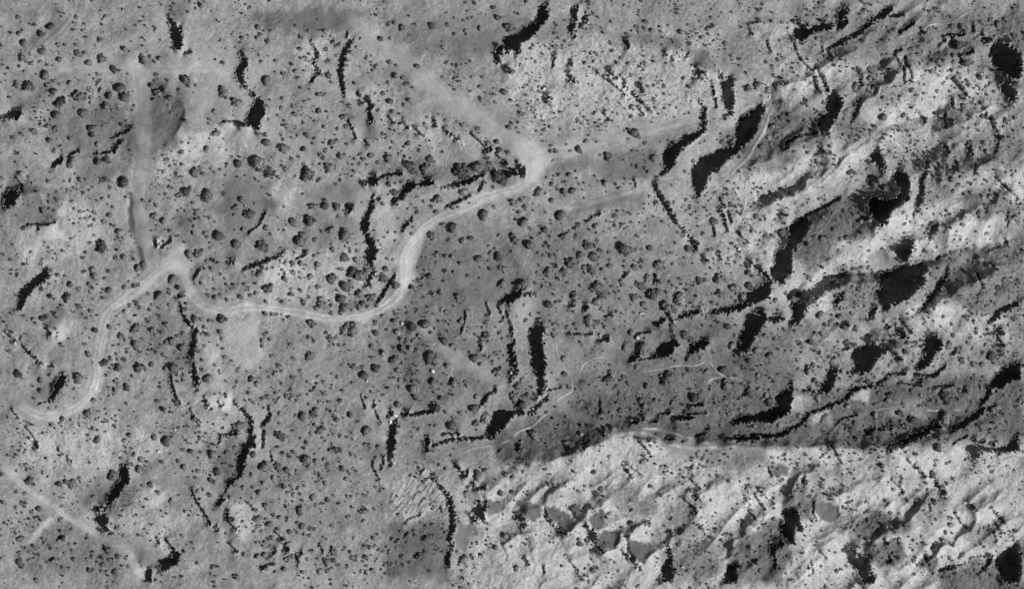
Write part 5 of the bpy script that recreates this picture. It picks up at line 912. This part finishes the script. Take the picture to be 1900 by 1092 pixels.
# tracks and washes draped on it
for (nm, label, hw, grey, ruts, _), ln in zip(WAYS, WAYLINES):
    n = len(ln)
    tg = np.gradient(ln, axis=0)
    tg /= np.maximum(np.linalg.norm(tg, axis=1, keepdims=True), 1e-6)
    nr = np.stack([-tg[:, 1], tg[:, 0]], 1)
    K = 17 if ruts else 9
    v = np.linspace(-1, 1, K)
    def wob(seed, amp, wl):
        r = np.random.default_rng(seed)
        k = max(3, int(n * 1.5 / wl) + 3)
        return np.interp(np.linspace(0, k - 1, n), np.arange(k), r.standard_normal(k)) * amp
    sd_ = abs(hash_ := sum(ord(c) for c in label))
    hl = hw * (1 + wob(sd_, 0.20, 34) + wob(sd_ + 1, 0.12, 8))
    hr = hw * (1 + wob(sd_ + 2, 0.20, 34) + wob(sd_ + 3, 0.12, 8))
    taper = np.clip(np.minimum(np.arange(n), n - 1 - np.arange(n)) / max(3.0, hw), 0.15, 1)
    hl, hr = np.clip(hl * taper, 0.4, None), np.clip(hr * taper, 0.4, None)
    wid = np.where(v[None, :] < 0, hl[:, None], hr[:, None])
    P = ln[:, None, :] + nr[:, None, :] * (wid * v[None, :])[..., None]
    z = sample(Z, P[..., 0], P[..., 1]) + 0.16 * (1 - 0.85 * np.abs(v[None, :]) ** 4)
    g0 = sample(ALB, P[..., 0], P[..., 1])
    prof = 1 - np.abs(v) ** 3
    if ruts:
        rt = np.exp(-((np.abs(v) - 0.42) / 0.13) ** 2)
        z -= 0.07 * rt
        prof = (0.45 * (1 - np.abs(v) ** 4))[None, :] + 0.58 * rt[None, :] * np.clip(0.8 + wob(sd_ + 13, 0.35, 22), 0.2, 1.2)[:, None]
    fade = np.clip(np.minimum(np.arange(n), n - 1 - np.arange(n)) / (60.0 if hw > 10 else (25.0 if hw > 5 else 9.0)), 0, 1)
    lane = np.random.default_rng(sd_ + 9).normal(0, 0.22 if hw > 5 else 0.0, K)
    prof = (1 + lane[None, :] * (0.6 + wob(sd_ + 11, 0.6, 60))[:, None]) * (prof if prof.ndim > 1 else prof[None, :])
    brk = 1.0 if hw > 5 else np.clip(0.5 + wob(sd_ + 12, 0.42, 10), 0.0, 0.95)
    fade = fade * brk
    prof = np.clip(prof * (fade * (1 + wob(sd_ + 5, 0.25, 18)))[:, None], 0, 1.15)
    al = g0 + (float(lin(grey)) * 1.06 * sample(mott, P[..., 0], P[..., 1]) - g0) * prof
    co = np.stack([wx(P[..., 0]), wy(P[..., 1]), z], -1).reshape(-1, 3)
    ii = np.arange(n * K).reshape(n, K)
    f = np.stack([ii[:-1, :-1], ii[1:, :-1], ii[1:, 1:], ii[:-1, 1:]], -1).reshape(-1, 4)
    a, b_, c_ = co[f[0, 0]], co[f[0, 1]], co[f[0, 2]]
    if np.cross(b_ - a, c_ - a)[2] < 0:
        f = f[:, ::-1]
    o = link(nm, mesh_np(nm, co, f, MAT_WAY, np.clip(al, 0.05, 0.62).ravel(), True))
    tag(o, label, kind='structure')

# ---------------------------------------------------------------- plants
def unit_leaf_cloud(seed, nq, size, lobes, flat=0.8, core=True, ragged=0):
    """leaf sprays over a lumpy, open-edged crown of radius 1 resting on z=0, round a dense core of twigs"""
    r = np.random.default_rng(seed)
    lob = [(np.zeros(3), r.uniform(0.62, 0.78) - 0.18 * ragged)]
    for _ in range(lobes):
        a = r.uniform(0, 2 * math.pi); d = r.uniform(0.38, 0.70) + 0.10 * ragged
        lob.append((np.array([d * math.cos(a), d * math.sin(a), r.uniform(-0.35, 0.10)]), r.uniform(0.18, 0.36)))
    top = 0.75 * flat
    V, F, base = [], [], 0
    if core:                               # each lobe is a crumpled ball
        nu, nv = 9, 5
        for c, q in lob:
            for j in range(nv + 1):
                th = math.pi * j / nv
                for i in range(nu):
                    ph = 2 * math.pi * (i + 0.5 * (j % 2)) / nu
                    k = q * r.uniform(0.70, 1.0)
                    V.append((c[0] + k * math.sin(th) * math.cos(ph), c[1] + k * math.sin(th) * math.sin(ph), max(0.0, (c[2] + k * math.cos(th)) * flat + top)))
            for j in range(nv):
                for i in range(nu):
                    F.append((base + j * nu + i, base + (j + 1) * nu + i, base + (j + 1) * nu + (i + 1) % nu, base + j * nu + (i + 1) % nu))
            base += nu * (nv + 1)
    wts = np.array([q[1] ** 2 for q in lob]); wts /= wts.sum()
    ch = r.choice(len(lob), nq, p=wts)
    dv = r.standard_normal((nq, 3)); dv[:, 2] = np.abs(dv[:, 2]) * np.where(r.uniform(0, 1, nq) < 0.8, 1, -1)
    dv /= np.linalg.norm(dv, axis=1, keepdims=True)
    rad = np.array([q[1] for q in lob])[ch] * r.uniform(0.88, 1.10, nq)
    c = np.array([q[0] for q in lob])[ch] + dv * rad[:, None]
    c[:, 2] = np.maximum(c[:, 2] * flat + top, 0.03)
    nrm = dv + 0.33 * r.standard_normal((nq, 3)); nrm /= np.linalg.norm(nrm, axis=1, keepdims=True)
    t = np.cross(nrm, r.standard_normal((nq, 3))); t /= np.linalg.norm(t, axis=1, keepdims=True)
    b = np.cross(nrm, t)
    s = size * r.uniform(0.6, 1.4, nq)[:, None]
    k = r.uniform(0.5, 0.95, nq)[:, None]
    v = np.stack([c - t * s, c - b * s * k, c + t * s, c + b * s * k], 1).reshape(-1, 3)
    v[:, 2] = np.maximum(v[:, 2], 0.0)
    f = np.arange(nq * 4).reshape(-1, 4) + base
    if core:
        return np.concatenate([np.array(V), v]), np.concatenate([np.array(F), f])
    return v, f

def trunk_mesh(seed):
    r = np.random.default_rng(seed)
    vs, fs = [], []
    def tube(pts, rads, k=6):
        base = len(vs)
        for (p, q) in zip(pts, rads):
            for i in range(k):
                a = 2 * math.pi * i / k
                vs.append((p[0] + q * math.cos(a), p[1] + q * math.sin(a), p[2]))
        for j in range(len(pts) - 1):
            for i in range(k):
                fs.append((base + j * k + i, base + j * k + (i + 1) % k, base + (j + 1) * k + (i + 1) % k, base + (j + 1) * k + i))
    tube([(0, 0, -0.15), (0.02, 0, 0.12), (0.05, 0.03, 0.4), (0.03, 0.06, 0.75)], [0.13, 0.10, 0.07, 0.03])
    for _ in range(4):
        a = r.uniform(0, 6.28); L = r.uniform(0.4, 0.6)
        c, s = math.cos(a), math.sin(a)
        tube([(0.01, 0, 0.15), (c * L * 0.5, s * L * 0.5, 0.38), (c * L, s * L, 0.62)], [0.06, 0.045, 0.015], 5)
    return mesh_np('trunk', np.array(vs), np.array(fs), MAT_BARK)

plants = []
for s, txt in PLANTS.items():
    for t in txt.split():
        a, b, r = (float(q) for q in t.split(','))
        x, y = sheet(s, a, b)
        plants.append([x, y, r / TS])
# sheets overlap: drop repeats
plants.sort(key=lambda p: -p[2])
keep = []
for p in plants:
    if p[0] < 22 or p[0] > 1878 or p[1] < 20 or p[1] > 1072:
        continue
    if any((p[0] - q[0]) ** 2 + (p[1] - q[1]) ** 2 < (0.55 * max(q[2], p[2])) ** 2 for q in keep):
        continue
    keep.append(p)
plants = keep
mblur = blur(M.astype(float), 2.5)
N_TREE = 300
trees, shrubs_one = plants[:N_TREE], plants[N_TREE:N_TREE + 300]
rest = plants[N_TREE + 300:]

def foot(p):
    """crown radius in metres and the foot of the plant, set a little towards the sun from the middle of crown and shade"""
    rc = 1.02 * p[2]
    x, y = p[0] + U[0] * 0.16 * rc, p[1] + U[1] * 0.16 * rc
    return x, y, rc * MPP

def hm(x, y):
    return float(sample(Z, x, y))

ORD = ['closest', 'second closest', 'third closest', 'fourth closest', 'fifth closest', 'sixth closest', 'seventh closest', 'eighth closest', 'ninth closest', 'tenth closest',
       'eleventh closest', 'twelfth closest', 'thirteenth closest', 'fourteenth closest', 'fifteenth closest', 'sixteenth closest']
DIRS = ['right of', 'below right of', 'below', 'below left of', 'left of', 'above left of', 'above', 'above right of']
def labels(items, size_word, noun):
    out = [None] * len(items); groups = {}
    for i, p in enumerate(items):
        d, pl = min((math.hypot(p[0] - q[0], p[1] - q[1]), k) for k, q in enumerate(PLACES))
        q = PLACES[pl]
        if d < 9:
            dr = 'at'
        else:
            dr = DIRS[int(round(math.atan2(p[1] - q[1], p[0] - q[0]) / (math.pi / 4))) % 8]
        groups.setdefault((size_word(p[2]), dr, pl), []).append((d, i))
    for (sw, dr, pl), lst in groups.items():
        lst.sort()
        for k, (d, i) in enumerate(lst):
            out[i] = f'{sw} {noun} {dr} {PLACES[pl][2]}' + (f', {ORD[min(k, 15)]}' if len(lst) > 1 else '')
    return out

CROWNS = []
for k in range(10):
    v, f = unit_leaf_cloud(40 + k, 460, 0.10, 4 + k % 5, 0.52, True, k % 2)
    CROWNS.append(mesh_np('crown', v, f, MAT_LEAF))
TRUNKS = [trunk_mesh(60 + k) for k in range(3)]
tree_labels = labels(trees, lambda r: 'large' if r > 11.5 else ('middling' if r > 9.2 else 'small'), 'juniper')
for i, p in enumerate(trees):
    x, y, rc = foot(p)
    rr = random.Random(i)
    root = link('juniper_tree', None, None, (float(wx(x)), float(wy(y)), hm(x, y) - 0.04))
    root.empty_display_size = 0.5
    root.rotation_euler = (0, 0, rr.uniform(0, 6.28))
    e = rr.uniform(0.80, 1.24)
    root.scale = (rc * e, rc / e, rc * rr.uniform(0.85, 1.15))
    tag(root, tree_labels[i], 'tree', 'juniper trees dotted over the desert')
    link('trunk', TRUNKS[i % 3], root)
    link('crown', CROWNS[(i * 7 + i // 10) % 10], root)

SHRUBS = []
for k in range(6):
    v, f = unit_leaf_cloud(90 + k, 110, 0.16, 2 + k % 4, 0.55)
    SHRUBS.append(mesh_np('desert_shrub', v, f, MAT_LEAF))
shrub_labels = labels(shrubs_one, lambda r: 'small dark', 'shrub')
for i, p in enumerate(shrubs_one):
    x, y, rc = foot(p)
    rr = random.Random(5000 + i)
    o = link('desert_shrub', SHRUBS[i % 6], None, (float(wx(x)), float(wy(y)), hm(x, y) - 0.04))
    o.rotation_euler = (0, 0, rr.uniform(0, 6.28))
    e = rr.uniform(0.85, 1.18)
    o.scale = (rc * e, rc / e, rc * rr.uniform(0.8, 1.1))
    tag(o, shrub_labels[i], 'shrub', 'small dark shrubs between the trees')

def scatter_mesh(name, templates, px, py, pr, mat, lift=-0.03, hs=(0.8, 1.15)):
    r = np.random.default_rng(77)
    cos_, fcs, base = [], [], 0
    px, py, pr = np.asarray(px), np.asarray(py), np.asarray(pr)
    which = r.integers(0, len(templates), len(px))
    for k, (v, f) in enumerate(templates):
        s = np.where(which == k)[0]
        if len(s) == 0:
            continue
        a = r.uniform(0, 6.283, len(s)); e = r.uniform(0.82, 1.2, len(s)); h = r.uniform(hs[0], hs[1], len(s))
        rad = pr[s]
        vx, vy = v[None, :, 0] * (rad * e)[:, None], v[None, :, 1] * (rad / e)[:, None]
        X = vx * np.cos(a)[:, None] - vy * np.sin(a)[:, None] + wx(px[s])[:, None]
        Y = vx * np.sin(a)[:, None] + vy * np.cos(a)[:, None] + wy(py[s])[:, None]
        Zz = v[None, :, 2] * (rad * h)[:, None] + (sample(Z, px[s], py[s]) + lift)[:, None]
        cos_.append(np.stack([X, Y, Zz], -1).reshape(-1, 3))
        nv = len(v)
        fcs.append((f[None] + (np.arange(len(s)) * nv)[:, None, None]).reshape(-1, f.shape[1]) + base)
        base += nv * len(s)
    return link(name, mesh_np(name, np.concatenate(cos_), np.concatenate(fcs), mat))

tm = [unit_leaf_cloud(120 + k, 50, 0.26, 2 + k % 3, 0.58, False) for k in range(7)]
for _ in range(1600):                     # the scrub goes on beyond the picture
    x_, y_ = random.uniform(-500, 2400), random.uniform(-400, 1490)
    if -5 < x_ < PW + 5 and -5 < y_ < PH + 5:
        continue
    rest.append([x_, y_, random.uniform(2.5, 8.0) ** 1.0])
for _ in range(420):                      # and in the margin round the surveyed sheet
    x_, y_ = random.uniform(-5, PW + 5), random.uniform(-5, PH + 5)
    if 24 < x_ < 1876 and 24 < y_ < 1068:
        continue
    if sample(mblur, x_, y_) < 0.1 and sample(ROAD, x_, y_) < 0.2:
        rest.append([x_, y_, random.uniform(2.5, 7.0)])
ft = [foot(p) for p in rest]
o = scatter_mesh('scrub', tm, [q[0] for q in ft], [q[1] for q in ft], [q[2] for q in ft], MAT_SHRUB)
tag(o, 'low dark scrub bushes scattered over the open ground', 'scrub', kind='stuff')

# the small tufts between them
n = 52000
tx, ty = RNG.uniform(X0 + 4, X1 - 4, n), RNG.uniform(Y0 + 4, Y1 - 4, n)
dens = 0.26 + 0.46 * noise(45, 260, 1.0, 40) + 0.26 * noise(8, 40, 0.6, 41)
dens = (dens + 0.10 * (GX > 1000)) * np.clip((R - 0.12) * 1.6, 0, 1.0) * (1 + 0.5 * np.clip((GX - 1000) / 300, 0, 1)) * (1 - 0.5 * np.clip((GY - 850) / 30, 0, 1) * np.clip((GX - 900) / 60, 0, 1))
dk = sample(dens, tx, ty) * (sample(ROAD, tx, ty) < 0.15) * (sample(mblur, tx, ty) < 0.10)
ok = RNG.uniform(0, 1, n) < dk
tx, ty = tx[ok], ty[ok]
tr = 0.20 + 0.70 * RNG.uniform(0, 1, len(tx)) ** 3.0
tt = [unit_leaf_cloud(150 + k, 12, 0.5, 1, 0.8, False) for k in range(6)]
o = scatter_mesh('grass_tufts', tt, tx, ty, tr, MAT_TUFT, -0.02)
tag(o, 'tiny dark tufts of grass and sage peppering the ground', 'tufts', kind='stuff')

# ---------------------------------------------------------------- rocks
def rock(seed, k=12):
    import bmesh
    r = np.random.default_rng(seed)
    bm = bmesh.new()
    d = r.standard_normal((k, 3)); d /= np.linalg.norm(d, axis=1, keepdims=True)
    d *= r.uniform(0.75, 1.1, (k, 1)); d[:, 2] *= 0.7
    for q in d:
        bm.verts.new(tuple(q))
    res = bmesh.ops.convex_hull(bm, input=bm.verts)
    bmesh.ops.delete(bm, geom=list({g for g in res['geom_interior'] if isinstance(g, bmesh.types.BMVert)}), context='VERTS')
    bmesh.ops.triangulate(bm, faces=bm.faces)
    bm.verts.index_update(); bm.verts.ensure_lookup_table()
    v = np.array([q.co[:] for q in bm.verts]); f = np.array([[q.index for q in fa.verts] for fa in bm.faces])
    bm.free()
    return v, f
RK = [rock(200 + k, 16) for k in range(5)]
RM = [mesh_np('boulder', v, f, MAT_ROCK) for v, f in RK]
bl = [[float(q) for q in t.split(',')] for t in BOULDERS.split()]
blab = labels(bl, lambda r: 'pale', 'boulder')
for i, (x, y, r) in enumerate(bl):
    rr = random.Random(900 + i)
    q = r * MPP * 0.9
    o = link('boulder', RM[i % 5], None, (float(wx(x)), float(wy(y)), hm(x, y) + 0.35 * q))
    o.rotation_euler = (rr.uniform(-0.2, 0.2), rr.uniform(-0.2, 0.2), rr.uniform(0, 6.28))
    o.scale = (q * 1.15, q * 0.85, q)
    tag(o, blab[i], 'boulder', 'pale boulders')
n = 14000
tx, ty = RNG.uniform(X0 + 4, X1 - 4, n), RNG.uniform(Y0 + 4, Y1 - 4, n)
nearcliff = np.clip(blur((M | rim).astype(float), 6) * 2.5, 0, 1)
dk = (np.clip((sample(R, tx, ty) - 0.7) * 1.0, 0, 0.9) + 0.5 * sample(nearcliff, tx, ty)) * (sample(ROAD, tx, ty) < 0.1)
ok = (RNG.uniform(0, 1, n) < dk) & (sample(mblur, tx, ty) < 0.3)
tx, ty = tx[ok], ty[ok]
tr = 0.12 + 0.45 * RNG.uniform(0, 1, len(tx)) ** 3
rj, ri = np.where(rim & (edge > 45) & (dsm > 2.2))
sel = RNG.permutation(len(rj))[:4200]
bx_, by_ = gx[ri[sel]] + RNG.normal(0.8, 1.2, len(sel)) * U[0], gy[rj[sel]] + RNG.normal(0.8, 1.2, len(sel)) * U[1]
tx, ty = np.concatenate([tx, bx_]), np.concatenate([ty, by_])
tr = np.concatenate([tr, 0.20 + 0.55 * RNG.uniform(0, 1, len(sel)) ** 2])
o = scatter_mesh('rubble', [rock(230 + k, 9) for k in range(4)], tx, ty, tr, MAT_RUBBLE, 0.04)
tag(o, 'loose pale rubble lying below the scarps and ledges', 'rubble', kind='stuff')
print('plants', len(plants), 'tufts', n, 'grid', NX, NY, 'z', Z.min(), Z.max())
